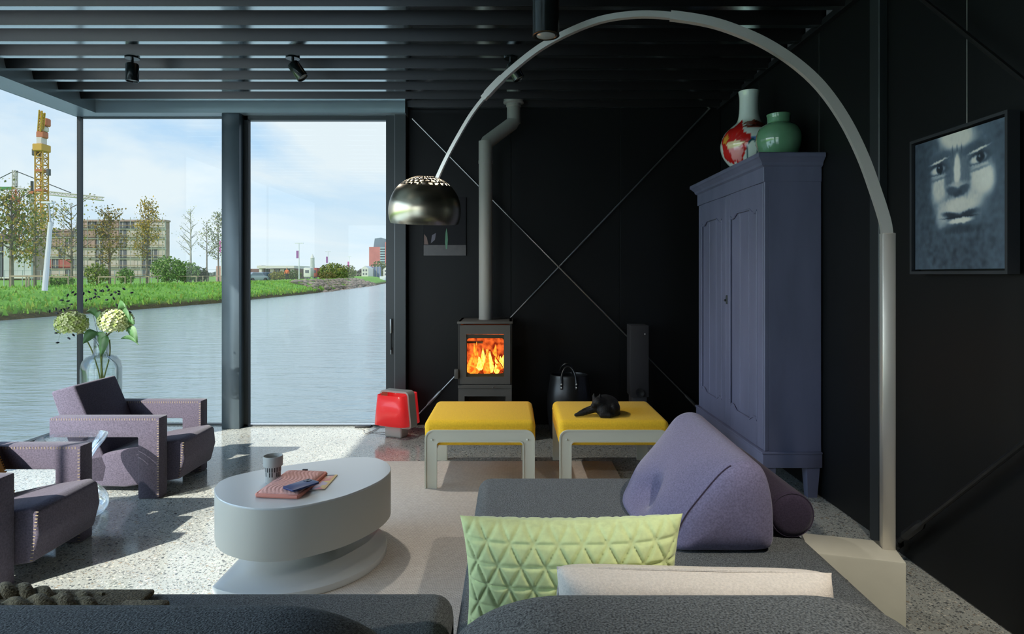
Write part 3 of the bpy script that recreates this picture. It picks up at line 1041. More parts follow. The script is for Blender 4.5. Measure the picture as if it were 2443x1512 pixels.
stakes = [(70, 33, 'tree stake frame left of the leaning white mast', 36), (160, 40, 'tree stake frame beside the glass corner post', 44),
          (270, 46, 'tree stake frame round the brown leaved tree', 38), (347, 49, 'tree stake frame round the golden tree', 42),
          (456, 57, 'tree stake frame round the bare pale tree', 44), (514, 60, 'tree stake frame round the upright green tree', 44)]
for px, d, lab, w in stakes:
    x = xc(px, d); hw = w / 2 / FPX * d
    z0 = land(x, d - 0.7) - 0.1
    t = thing('tree_stakes', (x, d - 0.7, z0), 'wooden ' + lab, 'tree stakes', 'wooden tree stake frames')
    zt_ = CAMZ - (660 - HY) / FPX * d
    zt_ = max(zt_, z0 + 0.75)
    for sx in (-1, 1):
        for sy in (0, 1):
            m = MB(); m.tube([(x + sx * hw, d - 0.7 + sy * 1.2, z0), (x + sx * hw, d - 0.7 + sy * 1.2, zt_)], 0.045, 6); m.obj('stake', M_wood, t)
    for sy in (0, 1):
        m = MB(); m.box((x - hw - 0.05, d - 0.74 + sy * 1.2, zt_ - 0.09), (x + hw + 0.05, d - 0.70 + sy * 1.2, zt_)); m.obj('cross_rail', M_wood, t, smooth=0)

# thin posts of the site fence
fence = thing('site_fence', (xc(300, 58), 58, 0.5), 'light wire site fence in front of the building site', 'fence')
for k in range(24):
    px = 10 + k * 22
    d = 52 + k * 0.6
    x = xc(px, d); z0 = land(x, d)
    m = MB(); m.tube([(x, d, z0 - 0.1), (x, d, z0 + 1.35)], 0.03, 5); m.obj('fence_post', M_greyp, fence)
    if k < 23:
        d2 = d + 0.6; x2 = xc(px + 22, d2)
        m = MB()
        for h in (0.35, 0.8, 1.3):
            m.tube([(x, d, z0 + h), (x2, d2, land(x2, d2) + h)], 0.012, 4)
        m.obj('fence_wire', M_greyp, fence)


def banner(px, d, y0, y1, yb0, yb1, bw, mt, label):
    x = xc(px, d); z0 = zt(y1, d)
    t = thing('banner_pole', (x, d, z0), label, 'banner pole', 'banner poles along the quay')
    m = MB(); m.tube([(x, d, z0), (x, d, zt(y0, d))], [0.09, 0.05], 6); m.obj('pole', M_white, t)
    m = MB(); m.rbox((x - bw / FPX * d - 0.04, d - 0.02, zt(yb1, d)), (x - 0.04, d + 0.02, zt(yb0, d)), 0.01, 1); m.obj('banner', mt, t)
    m = MB(); m.box((x - 0.6, d - 0.1, zt(y0, d) - 0.05), (x + 0.6, d + 0.1, zt(y0, d) + 0.05)); m.obj('lamp_arm', M_white, t, smooth=0)


banner(529, 66, 560, 688, 574, 602, 5, M_pink, 'white pole with a pink banner beside the steel column')
banner(714, 90, 580, 674, 598, 616, 6, M_purple, 'white pole with a purple banner in the sliding door view')
banner(783, 140, 600, 666, 612, 627, 4, M_purple, 'white pole with a small mauve banner right of the thin tower')
banner(834, 200, 612, 666, 624, 638, 4, M_pink, 'faint far pole with a mauve banner before the white house')

d = 75
t = thing('road_sign', (xc(541, d), d, 0.3), 'square blue sign above a yellow panel beside the steel column', 'sign')
m = MB(); m.rbox((xc(537, d), d - 0.05, zt(636, d)), (xc(546, d), d + 0.05, zt(623, d)), 0.02, 1); m.obj('sign_face', mat('sign_blue', lin(60, 120, 190), rough=0.5), t)
m = MB(); m.tube([(xc(541, d), d, 0.2), (xc(541, d), d, zt(624, d))], 0.05, 5); m.obj('post', M_greyp, t)
d = 80
t = thing('site_container', (xc(532, d), d, 0.3), 'yellow and pink site containers below the blue sign', 'container')
m = MB(); m.rbox((xc(530, d), d, 0.42), (xc(556, d), d + 3, zt(633, d)), 0.05, 1); m.obj('yellow_box', mat('container_yellow', lin(214, 176, 70), rough=0.6, var=.1), t)
m = MB(); m.rbox((xc(507, d), d + 1, 0.42), (xc(529.8, d), d + 4, zt(634, d)), 0.05, 1); m.obj('pink_box', mat('container_pink', lin(206, 160, 150), rough=0.6, var=.1), t)

# ------------------------------------------------------------------ low pavilion, tower, houses
d = 135.0
M_pav = mat('pavilion_white', lin(220, 212, 206), rough=0.7)
M_pavd = mat('pavilion_dark', lin(120, 92, 84), rough=0.7)
pav = thing('pavilion', (xc(655, d), d + 4, 0.2), 'long low white pavilion with a flat roof behind the parked cars', 'building')
m = MB(); m.box((xc(560, d), d, 0.1), (xc(706, d), d + 8, zt(641, d))); m.obj('body', M_pavd, pav, smooth=0)
m = MB(); m.box((xc(620, d), d - 1.5, zt(640, d)), (xc(708, d), d + 9, zt(634, d))); m.obj('roof', M_pav, pav, smooth=0)
m = MB(); m.box((xc(624, d), d - 1.2, 0.1), (xc(630, d), d + 1, zt(633, d))); m.obj('end_wall', M_pav, pav, smooth=0)
for k in range(6):
    m = MB(); m.box((xc(634 + k * 12, d), d - 0.3, zt(651, d)), (xc(643 + k * 12, d), d, zt(642, d))); m.obj('window', M_pav if k % 2 else M_dwin, pav, smooth=0)
m = MB(); m.box((xc(560, d), d - 1.3, zt(655, d)), (xc(706, d), d - 0.3, zt(652, d))); m.obj('canopy', M_pav, pav, smooth=0)

d = 380.0
M_red = mat('red_brick_tower', lin(204, 128, 118), rough=0.8, var=0.1, vscale=0.2)
M_slate = mat('slate_top', lin(120, 136, 148), rough=0.5)
M_band = mat('glass_band', lin(170, 196, 196), rough=0.3)
tw = thing('office_tower', (xc(905, d), d + 10, 0.2), 'red brick office tower with a slanted grey top floor', 'building')
m = MB(); m.box((xc(881, d), d, 0.1), (xc(908, d), d + 25, zt(589, d))); m.obj('brick_wing', M_red, tw, smooth=0)
m = MB(); m.box((xc(920, d), d - 1, 0.1), (xc(945, d), d + 25, zt(577, d))); m.obj('brick_tower', M_red, tw, smooth=0)
m = MB(); m.box((xc(906, d), d + 0.5, 0.1), (xc(922, d), d + 25, zt(587, d))); m.obj('glazed_bay', M_slate, tw, smooth=0)
for k in range(8):
    y = 590 + k * 6
    m = MB(); m.box((xc(907, d), d - 0.3, zt(y + 3, d)), (xc(920, d), d + 0.6, zt(y, d))); m.obj('window_band', M_band, tw, smooth=0)
m = MB(); m.prism([(xc(889, d), zt(589, d)), (xc(924, d), zt(589, d)), (xc(922, d), zt(570, d)), (xc(907, d), zt(566, d)), (xc(892, d), zt(568, d))], d + 3, d + 22, XZ)
m.obj('slanted_top', M_slate, tw, smooth=0)

M_house = mat('house_white', lin(226, 222, 214), rough=0.8)
def house(px0, px1, y0, d, label):
    t = thing('house', (xc((px0 + px1) / 2, d), d + 4, 0.2), label, 'house', 'white houses on the far quay')
    xa, xb = xc(px0, d), xc(px1, d)
    H = zt(y0, d)
    m = MB(); m.prism([(xa, 0.1), (xb, 0.1), (xb, H * 0.8), ((xa + xb) / 2, H), (xa, H * 0.8)], d, d + 9, XZ); m.obj('walls', M_house, t, smooth=0)
    for k in range(2):
        for j in range(2):
            x = xa + (xb - xa) * (0.2 + 0.4 * k); z = H * (0.25 + 0.3 * j)
            m = MB(); m.box((x, d - 0.1, z), (x + (xb - xa) * 0.2, d, z + H * 0.16)); m.obj('window', M_dwin, t, smooth=0)
house(863, 879, 634, 250, 'white gabled house left of the blue scaffold on the far quay')
house(915, 932, 636, 240, 'white house end at the sliding door frame on the far quay')
t = thing('scaffold_net', (xc(895, 260), 260, 0.2), 'blue netted scaffold between the two white houses', 'scaffold')
m = MB(); m.box((xc(886, 260), 260, 0.1), (xc(906, 260), 263, zt(636, 260))); m.obj('net', mat('scaffold_blue', lin(130, 144, 170), rough=.9, var=.2, vscale=.3), t, smooth=0)
for k in range(4):
    m = MB(); m.tube([(xc(886 + k * 6.6, 260), 259.8, 0.1), (xc(886 + k * 6.6, 260), 259.8, zt(634, 260))], 0.12, 4); m.obj('pole', M_scaf, t)
def caravan(px0, px1, d, mt, label):
    xa, xb = xc(px0, d), xc(px1, d); z0 = land((xa + xb) / 2, d)
    t = thing('caravan', ((xa + xb) / 2, d, z0), label, 'caravan', 'caravans parked beyond the stone slope')
    m = MB(); m.rbox((xa, d, z0 + .35), (xb, d + 2.2, z0 + 2.3), .2, 2); b_ = m.obj('body', mt, t)
    m = MB(); m.box((xa + (xb - xa) * .25, d - .03, z0 + 1.2), (xb - (xb - xa) * .25, d, z0 + 1.8)); m.obj('window', M_dwin, b_, smooth=0)
    for k in (.3, .7):
        x_ = xa + (xb - xa) * k
        m = MB(); m.tube([(x_, d + .1, z0 + .3), (x_, d + .35, z0 + .3)], .3, 10); m.obj('wheel', M_dwin, t)
caravan(724, 742, 128, M_house, 'white caravan parked nearest the purple banner pole')
caravan(745, 757, 132, M_redp, 'red caravan parked between the two white ones')
caravan(759, 776, 134, M_house, 'white caravan parked next to the small brown bush')
d = 420
t = thing('church_tower', (xc(746, d), d, 0.2), 'thin grey tower on the horizon between two banner poles', 'tower')
m = MB(); m.tube([(xc(746, d), d, 0), (xc(746, d), d, zt(616, d))], [1.6, 1.3], 8); m.obj('shaft', M_grey, t)
m = MB(); m.tube([(xc(746, d), d, zt(616, d)), (xc(746, d), d, zt(606, d))], [1.5, 0.1], 8); m.obj('spire', M_slab, t)

# ------------------------------------------------------------------ parked cars, cyclist, boat
M_carg = mat('car_grey', lin(176, 184, 192), rough=0.3, coat=0.5)
M_carb = mat('car_blue_grey', lin(130, 146, 164), rough=0.3, coat=0.5)
M_tyre = mat('tyre', lin(30, 30, 32), rough=0.8)
M_cglass = mat('car_glass', lin(110, 130, 150), rough=0.1)
def car(px, d, mt, label, ang):
    x = xc(px, d); z0 = land(x, d) - 0.25
    t = thing('car', (x, d, z0), label, 'car', 'cars parked behind the bank')
    R = Matrix.Rotation(ang, 4, 'Z')
    prof = [(-2.1, 0.35), (2.1, 0.35), (2.12, 0.75), (1.9, 0.9), (1.2, 0.98), (0.55, 1.45), (-1.2, 1.48), (-1.95, 1.0), (-2.12, 0.8)]
    fn = lambda u, v, s: R @ Vector((u, s, v)) + Vector((x, d, z0))
    m = MB(); m.prism(prof, -0.85, 0.85, fn, 0.06, 2); m.obj('body', mt, t)
    m = MB(); m.prism([(1.02, 1.0), (0.5, 1.4), (-1.15, 1.42), (-1.7, 1.0)], -0.87, 0.87, fn); o = m.obj('side_windows', M_cglass, t, smooth=0)
    for sx in (-1.35, 1.35):
        for sy in (-0.86, 0.86):
            c = R @ Vector((sx, sy, 0.33)) + Vector((x, d, z0))
            ax = R @ Vector((0, 0.1, 0))
            m = MB(); m.tube([c - ax, c + ax], 0.33, 14); m.obj('wheel', M_tyre, t)
car(607, 93, M_carg, 'silver grey car parked furthest left in the sliding door view', 1.25)
car(633, 97, M_carb, 'blue grey car parked next to the golden hedge', 1.1)

d = 88
x = xc(685, d); z0 = land(x, d) - 0.1
per = thing('person', (x, d, z0), 'person in an orange jacket and dark trousers walking along the far bank', 'person')
def skin_body(name, pts, edges, radii, mt, parent, sub=2):
    me = bpy.data.meshes.new(name)
    base = wloc(parent)
    me.from_pydata([tuple(Vector(p) - base) for p in pts], edges, [])
    o = bpy.data.objects.new(name, me); COL.objects.link(o)
    sk = o.modifiers.new('skin', 'SKIN')
    for i, r_ in enumerate(radii):
        me.skin_vertices[0].data[i].radius = (r_, r_)
    me.skin_vertices[0].data[0].use_root = True
    su = o.modifiers.new('sub', 'SUBSURF'); su.levels = sub; su.render_levels = sub
    me.materials.append(mt)
    o.parent = parent
    return o
V = lambda a, b_, c: Vector((x + a, d + b_, z0 + c))
M_orange = mat('orange_jacket', lin(232, 120, 70), rough=0.8)
M_trous = mat('dark_trousers', lin(52, 50, 54), rough=0.8)
M_skin = mat('skin_tone', lin(196, 150, 124), rough=0.6)
skin_body('body', [V(0, 0, .95), V(0, 0, 1.2), V(0, 0, 1.42), V(0, 0, 1.52), V(0, 0, 1.66), V(-.2, 0, 1.42), V(-.3, .02, 1.16), V(-.3, -.12, .95), V(.2, 0, 1.42), V(.3, .02, 1.16), V(.3, -.1, .95)],
          [(0, 1), (1, 2), (2, 3), (3, 4), (2, 5), (5, 6), (6, 7), (2, 8), (8, 9), (9, 10)], [.15, .16, .17, .07, .11, .08, .06, .04, .08, .06, .04], M_orange, per)
skin_body('trousers', [V(0, 0, .98), V(-.1, 0, .88), V(-.12, -.06, .48), V(-.12, .06, .06), V(.1, 0, .88), V(.12, .1, .5), V(.12, .24, .08)],
          [(0, 1), (1, 2), (2, 3), (0, 4), (4, 5), (5, 6)], [.16, .1, .075, .05, .1, .075, .05], M_trous, per)
m = MB(); m.ell(V(0, -0.02, 1.68), (.095, .11, .13), n=10); m.obj('head', M_skin, per)
m = MB(); m.ell(V(0, 0.02, 1.73), (.1, .11, .1), n=10); m.obj('hair', M_trous, per)

d = 150
t = thing('boat', (xc(912, d), d, ZW), 'small moored boat at the far end of the canal', 'boat')
m = MB(); m.prism([(xc(900, d), ZW - .1), (xc(924, d), ZW - .1), (xc(927, d), ZW + .7), (xc(898, d), ZW + .6)], d, d + 2.2, XZ, .05, 1); m.obj('hull', M_carb, t)
m = MB(); m.rbox((xc(906, d), d + .3, ZW + .6), (xc(920, d), d + 1.9, ZW + 1.5), .08, 2); m.obj('cabin', M_white, t)

# ================================================================== FURNITURE
def fabric(name, col, var=0.18, vscale=260, bump=0.6, bscale=420, bdist=0.003, sheen=0.3, rough=0.95, col2=None):
    return mat(name, col, rough=rough, spec=0.15, var=var, vscale=vscale, bump=bump, bscale=bscale, bdist=bdist, sheen=sheen, col2=col2)

M_boucle = fabric('charcoal_boucle', lin(120, 124, 124), 0.5, 260, 0.8, 280, 0.004, 0.15, col2=lin(38, 41, 43))
M_purplef = fabric('purple_felt', lin(114, 109, 136), 0.2, 180, 0.4, 400, 0.002, 0.25)
M_purpled = fabric('dark_purple_felt', lin(58, 50, 66), 0.2, 180, 0.4, 400, 0.002, 0.2)
M_chair = fabric('mauve_chair_felt', lin(87, 81, 94), 0.25, 140, 0.4, 350, 0.002, 0.2)
M_stitch = mat('pale_stitching', lin(160, 144, 112), rough=0.9)
M_yellow = fabric('yellow_wool', lin(250, 198, 54), 0.08, 120, 0.4, 500, 0.002, 0.1)
M_lime = fabric('lime_velvet', lin(214, 226, 164), 0.08, 60, 0.2, 300, 0.001, 0.3)
M_beige = fabric('beige_weave', lin(222, 214, 204), 0.10, 220, 0.8, 500, 0.002, 0.1)
M_cream = mat('cream_enamel', lin(214, 212, 194), rough=0.35, spec=0.5)
M_nickel = mat('brushed_nickel', lin(214, 210, 203), rough=0.36, metal=0.8, aniso=0.6)
M_shade = mat('shade_nickel', lin(168, 158, 138), rough=0.26, metal=1.0, aniso=0.7)
M_liner = mat('white_liner', lin(236, 234, 228), rough=0.6)
M_marble = mat('pale_marble', lin(216, 214, 198), rough=0.3, var=0.06, vscale=5)
M_tabletop = mat('white_lacquer', lin(206, 208, 206), rough=0.22, spec=0.5)
M_tableside = mat('off_white_lacquer', lin(196, 194, 184), rough=0.5, spec=0.3)

# ------------------------------------------------------------------ rug
def rug_mat():
    m = mat('woven_rug', lin(176, 164, 150), rough=0.95, spec=0.1)
    nt = m.node_tree
    b = nt.nodes['Principled BSDF']
    tc = nt.nodes.new('ShaderNodeTexCoord')
    vo = nt.nodes.new('ShaderNodeTexBrick')
    vo.inputs['Scale'].default_value = 42
    vo.inputs['Mortar Size'].default_value = 0.03
    vo.inputs['Mortar Smooth'].default_value = 0.6
    vo.inputs['Brick Width'].default_value = 0.62
    vo.inputs['Row Height'].default_value = 0.36
    vo.inputs['Color1'].default_value = lin(224, 216, 206) + (1,)
    vo.inputs['Color2'].default_value = lin(212, 203, 193) + (1,)
    vo.inputs['Mortar'].default_value = lin(140, 130, 121) + (1,)
    nt.links.new(tc.outputs['Object'], vo.inputs['Vector'])
    nt.links.new(vo.outputs['Color'], b.inputs['Base Color'])
    bp = nt.nodes.new('ShaderNodeBump'); bp.inputs['Strength'].default_value = 0.7; bp.inputs['Distance'].default_value = 0.004
    bp.invert = True
    nt.links.new(vo.outputs['Fac'], bp.inputs['Height'])
    nt.links.new(bp.outputs[0], b.inputs['Normal'])
    return m

m = MB(); m.rbox((-0.95, 1.75, 0.0005), (0.69, 4.35, 0.012), 0.004, 2)
tag(m.obj('rug', rug_mat(), origin=(-0.13, 3.0, 0)), 'flat beige woven rug under the yellow stools', 'rug')

# ------------------------------------------------------------------ sofa
sofa = thing('sofa', (-0.3, 1.4, 0), 'charcoal boucle corner sofa with a long chaise seat', 'sofa')
def soft_box(lo, hi, r, name, parent, mt, cuts=0, puff=0.0, seg=5):
    m = MB(); m.rbox(lo, hi, r, seg)
    if puff:
        cx, cy = (lo[0] + hi[0]) / 2, (lo[1] + hi[1]) / 2
    return m.obj(name, mt, parent, smooth=80)
soft_box((-0.145, 0.95, 0.06), (1.0, 2.76, 0.42), 0.055, 'seat', sofa, M_boucle)
soft_box((-2.3, 0.95, 0.06), (-0.160, 1.775, 0.42), 0.055, 'seat', sofa, M_boucle)
def backrest(x0, x1, y0, y1, z0, z1, rc, name):
    """rounded slab: outline in XZ with large corner radius, edges rounded over"""
    n, re = 12, 0.085
    def outline(ins):
        pts = []
        r_, rz = rc - ins, (rc - ins) * 0.62
        for k in range(n + 1):
            a = PI - (PI / 2) * k / n
            pts.append((x0 + ins + r_ + math.cos(a) * r_, z1 - ins - rz + math.sin(a) * rz))
        for k in range(1, 30):
            pts.append((x0 + rc + (x1 - x0 - 2 * rc) * k / 30, z1 - ins))
        for k in range(n + 1):
            a = PI / 2 - (PI / 2) * k / n
            pts.append((x1 - ins - r_ + math.cos(a) * r_, z1 - ins - rz + math.sin(a) * rz))
        pts.append((x1 - ins, z0)); pts.append((x0 + ins, z0))
        return pts
    m = MB()
    levels = [(re * (1 - math.sin(PI / 2 * q / 8)), y0 + re * (1 - math.cos(PI / 2 * q / 8))) for q in range(9)]
    levels += [(re * (1 - math.cos(PI / 2 * q / 8)), y1 - re * (1 - math.sin(PI / 2 * q / 8))) for q in range(9)]
    vs, fs = [], []
    for ins, y in levels:
        vs += [(a, y, b_) for a, b_ in outline(ins)]
    N = len(vs) // len(levels)
    for j in range(len(levels) - 1):
        for i in range(N):
            i2 = (i + 1) % N
            fs.append((j * N + i, j * N + i2, (j + 1) * N + i2, (j + 1) * N + i))
    fs.append(tuple(range(N))[::-1]); fs.append(tuple((len(levels) - 1) * N + i for i in range(N)))
    m.add(vs, fs)
    return m.obj(name, M_boucle, sofa, smooth=80)
backrest(-0.128, 0.73, 0.90, 1.16, 0.10, 0.742, 0.22, 'backrest')
backrest(-2.3, -0.168, 0.90, 1.14, 0.10, 0.735, 0.24, 'backrest')
for x, y in ((-0.05, 2.6), (0.9, 2.6), (0.9, 1.05), (-2.2, 1.65), (-0.3, 1.65)):
    m = MB(); m.tube([(x, y, 0.0125 if -0.95 < x < 0.69 and y > 1.75 else 0), (x, y, 0.07)], 0.025, 10); m.obj('leg', M_black, sofa)

# purple wedge cushion with a button dimple and its bolster
def wedge():
    m = MB()
    prof = [(0.535, 0.425), (0.545, 0.47), (0.575, 0.53), (0.625, 0.605), (0.675, 0.672), (0.715, 0.70), (0.765, 0.703), (0.805, 0.675), (0.828, 0.60), (0.835, 0.52), (0.83, 0.44), (0.78, 0.422), (0.64, 0.421)]
    pr = bezier_smooth([(a, 0, b_) for a, b_ in prof], 5, True)
    c = Vector((0.69, 0, 0.54))
    y0, y1 = 1.98, 2.66
    ny = 50
    rings = []
    for j in range(ny + 1):
        t = j / ny
        e_ = min(t, 1 - t) / 0.07
        k = 1.0 if e_ >= 1 else (1 - (1 - e_) ** 2.4 * 0.12)
        y = y0 + (y1 - y0) * t
        ring = []
        for p in pr:
            q = c + (p - c) * k
            q = Vector((q.x, y, q.z))
            if p.x < 0.70:
                w = max(0.0, min(1.0, (0.70 - p.x) / 0.12))
                q.x -= 0.125 * math.sin(PI * min(1, t * 1.04)) ** 0.8 * w      # the puffed face bulges towards the room
                dd = ((q.y - 2.27) ** 2 / 0.085 ** 2 + (q.z - 0.515) ** 2 / 0.06 ** 2)
                q.x += (0.075 * math.exp(-dd * 1.5) + 0.03 * math.exp(-dd * 0.3)) * w
            q.z += 0.022 * t * max(0, (p.z - 0.42) / 0.28)
            q.z = max(q.z, 0.4205)
            ring.append(q)
        rings.append(ring)
    n = len(pr)
    vs = [p for r_ in rings for p in r_]
    fs = [(j * n + i, j * n + (i + 1) % n, (j + 1) * n + (i + 1) % n, (j + 1) * n + i) for j in range(ny) for i in range(n)]
    for j, flip in ((0, False), (ny, True)):
        cv = Vector((0, 0, 0))
        for p in rings[j]:
            cv += p
        cv /= n
        cv.y += (-0.014 if j == 0 else 0.02)
        vs.append(cv)
        ci = len(vs) - 1
        mid = []
        for p in rings[j]:
            q = p.lerp(cv, 0.45); q.y = p.y + (-0.011 if j == 0 else 0.016)
            vs.append(q); mid.append(len(vs) - 1)
        for i in range(n):
            i2 = (i + 1) % n
            a, b_ = j * n + i, j * n + i2
            if not flip:
                fs += [(b_, a, mid[i], mid[i2]), (mid[i2], mid[i], ci)]
            else:
                fs += [(a, b_, mid[i2], mid[i]), (mid[i], mid[i2], ci)]
    m.add(vs, fs)
    return m, rings
cush = thing('wedge_cushion', (0.66, 2.32, 0.42), 'large purple felt wedge cushion with a button dimple on the chaise', 'cushion')
m, rings = wedge()
m.obj('cover', M_purplef, cush, smooth=80)
ring = rings[2]
m = MB(); m.tube([p + Vector((-0.0005, -0.002, 0)) for p in ring[2:24]], 0.0025, 6, up=(0, 1, 0)); m.obj('seam', M_purpled, cush)
m = MB(); m.ell((0.545, 2.27, 0.515), (0.006, 0.012, 0.012), n=10); m.obj('button', M_purpled, cush)
bol = thing('bolster', (0.935, 2.35, 0.42), 'dark purple round bolster lying behind the wedge cushion', 'cushion')
m = MB(); M_ = Matrix.Rotation(-PI / 2, 4, 'X')
m.lathe([(0.0005, 0.0), (0.05, -0.002), (0.066, 0.004), (0.074, 0.016), (0.076, 0.03), (0.076, 0.58), (0.07, 0.60), (0.05, 0.606), (0.0005, 0.606)], 36, (0.935, 2.09, 0.4975), 0, M_)
m.obj('cover', M_purpled, bol, smooth=60)
m = MB(); m.tube([Vector((0.935 + 0.072 * math.cos(a), 2.10, 0.4975 + 0.072 * math.sin(a))) for a in [2 * PI * k / 32 for k in range(32)]], 0.003, 5, up=(0, 1, 0), closed=True)
m.obj('piping', M_purpled, bol)

# lime quilted cushion
def quilt(x, y, side):
    s = 0.054
    g = 1.0
    for a in (0, PI / 3, 2 * PI / 3):
        dd = (x * math.sin(a) + y * math.cos(a)) / (s * 0.866)
        f = abs(dd - round(dd))
        g = min(g, f / 0.16)
    return 0.009 * (min(1, g) ** 0.5 - 1)
m = MB()
pillow(m, (0.132, 1.44, 0.575), (1, -0.07, 0.035), (0, -0.05, 1), 0.505, 0.36, 0.16, 150, 104, quilt, 0.08, 3.2)
o = m.obj('lime_cushion', M_lime, origin=(0.15, 1.44, 0.42), smooth=80)
tag(o, 'pale lime cushion quilted in triangles behind the beige cushion', 'cushion')
bc = thing('beige_cushion', (0.39, 1.29, 0.42), 'long beige woven cushion standing against the sofa back', 'cushion')
m = MB()
def wob(x, y, side):
    return 0.004 * math.sin(x * 28) * math.cos(y * 13)
pillow(m, (0.372, 1.285, 0.560), (1, -0.03, -0.01), (0, 0.04, 1), 0.56, 0.27, 0.14, 60, 40, wob, 0.02, 7.0)
m.obj('cover', M_beige, bc, smooth=80)
m = MB()
u_ = Vector((1, -0.03, -0.01)).normalized(); v_ = Vector((0, 0.04, 1)).normalized()
c_ = Vector((0.372, 1.285, 0.560))
loop = []
for k in range(80):
    a = 2 * PI * k / 80
    ca, sa = math.cos(a), math.sin(a)
    q = (abs(ca) ** 8 + abs(sa) ** 8) ** (-1 / 8)
    loop.append(c_ + u_ * (ca * q * 0.278) + v_ * (sa * q * 0.134))
m.tube(loop, 0.003, 5, up=u_.cross(v_), closed=True); m.obj('piping', M_beige, bc)

# knitted throw on the far left seat
M_knit = fabric('brown_chunky_knit', lin(150, 134, 104), 0.5, 160, 1.0, 180, 0.006, 0.1, col2=lin(90, 78, 58))
thr = thing('knitted_throw', (-1.25, 1.62, 0.42), 'brown chunky knitted throw lying on the left sofa seat', 'throw')
for q, (x0, x1, yy, zz, am) in enumerate(((-1.75, -1.03, 1.62, 0.440, 0.010), (-1.72, -0.98, 1.55, 0.438, 0.009), (-1.7, -1.1, 1.69, 0.436, 0.009))):
    for s in (0, 1):
        path = [Vector((x0 + (x1 - x0) * k / 60, yy + 0.014 * math.cos(k * 0.6 + s * PI), zz + am * math.sin(k * 0.6 + s * PI) + 0.012 * math.sin(k * 0.17 + q))) for k in range(61)]
        m = MB(); m.tube(path, [0.016 * min(1, 0.25 + k_ / 5, 0.25 + (60 - k_) / 5) for k_ in range(61)], 8); m.obj('braid', M_knit, thr, smooth=70)
m = MB(); m.rbox((-1.75, 1.50, 0.4205), (-0.98, 1.73, 0.438), 0.008, 2); m.obj('base_cloth', M_knit, thr)
m = MB(); m.rbox((-1.02, 1.58, 0.4205), (-0.90, 1.66, 0.446), 0.01, 2); m.obj('hem', M_knit, thr)

# ------------------------------------------------------------------ yellow stools
def make_stool(label):
    x0, x1, y0, y1, H = -0.5225, 0.1335, 3.786, 4.42, 0.36
    t = thing('stool', ((x0 + x1) / 2, (y0 + y1) / 2, 0), label, 'stool', 'yellow stools by the stove')
    m = MB()
    lo, hi = (x0 - 0.008, y0 + 0.012, 0.262), (x1 + 0.008, y1 - 0.012, 0.418)
    m.rbox(lo, hi, 0.035, 5); m.obj('seat_cushion', M_yellow, t, smooth=70)
    m = MB()
    for zz in (0.372,):
        lp = [(lo[0] - .001 + .03, lo[1] - .001), (hi[0] + .001 - .03, lo[1] - .001), (hi[0] + .001, lo[1] + .03), (hi[0] + .001, hi[1] - .03), (hi[0] - .03, hi[1] + .001), (lo[0] + .03, hi[1] + .001), (lo[0] - .001, hi[1] - .03), (lo[0] - .001, lo[1] + .03)]
        m.tube([(a, b_, zz) for a, b_ in lp], 0.002, 5, up=(0, 0, 1), closed=True)
    m.obj('seam', M_yellow, t)
    w = 0.066
    def curve(off, r):
        """inverted U: from left foot up round the corners to the right foot, inset by off"""
        pts = [(x0 + off, 0.0), (x0 + off, H - off - r)]
        for k in range(1, 9):
            a = PI - PI / 2 * k / 8
            pts.append((x0 + off + r + math.cos(a) * r, H - off - r + math.sin(a) * r))
        for k in range(0, 9):
            a = PI / 2 - PI / 2 * k / 8
            pts.append((x1 - off - r + math.cos(a) * r, H - off - r + math.sin(a) * r))
        pts.append((x1 - off, 0.0))
        return pts
    for y, s in ((y0, 1), (y1, -1)):
        o_, i_ = curve(0.0, 0.05), curve(w, 0.022)
        n = len(o_)
        def strip(a, b_, name):
            m = MB()
            for k in range(a, b_):
                q = [o_[k], o_[k + 1], i_[k + 1], i_[k]]
                vs = [(p[0], y + s * 0.006, p[1]) for p in q] + [(p[0], y + s * 0.014, p[1]) for p in q]
                m.add(vs, [(0, 1, 2, 3), (7, 6, 5, 4), (0, 4, 5, 1), (2, 6, 7, 3)])
            for cur, inn in ((o_, 1), (i_, -1)):
                pth = [(p[0], y + s * 0.006, p[1]) for p in cur[a:b_ + 1]]
                m.sweep(pth, [(-0.004, -0.006), (0.004, -0.006), (0.004, 0.012), (-0.004, 0.012)], (0, 1, 0))
            return m.obj(name, M_cream, t, smooth=40)
        strip(0, 1, 'leg'); strip(n - 2, n - 1, 'leg')
        strip(1, n - 2, 'frame_rail')
        for x in (x0 + 0.040, x1 - 0.040):
            m = MB(); m.ell((x, y + s * 0.002, H - 0.055), (0.007, 0.004, 0.007), n=10); m.obj('screw', M_cream, t)
    for x in (x0 + 0.05, x1 - 0.05):
        m = MB(); m.box((x - 0.015, y0 + 0.015, 0.235), (x + 0.015, y1 - 0.015, 0.262)); m.obj('side_rail', M_cream, t, smooth=0)
    return t
st1 = make_stool('yellow upholstered stool with cream metal legs standing nearest the red lamp')
st1.location.y += 0.0
st2 = copy_tree(st1)
st2.location.x += 0.812
tag(st2, 'yellow upholstered stool with cream metal legs carrying the black cat')

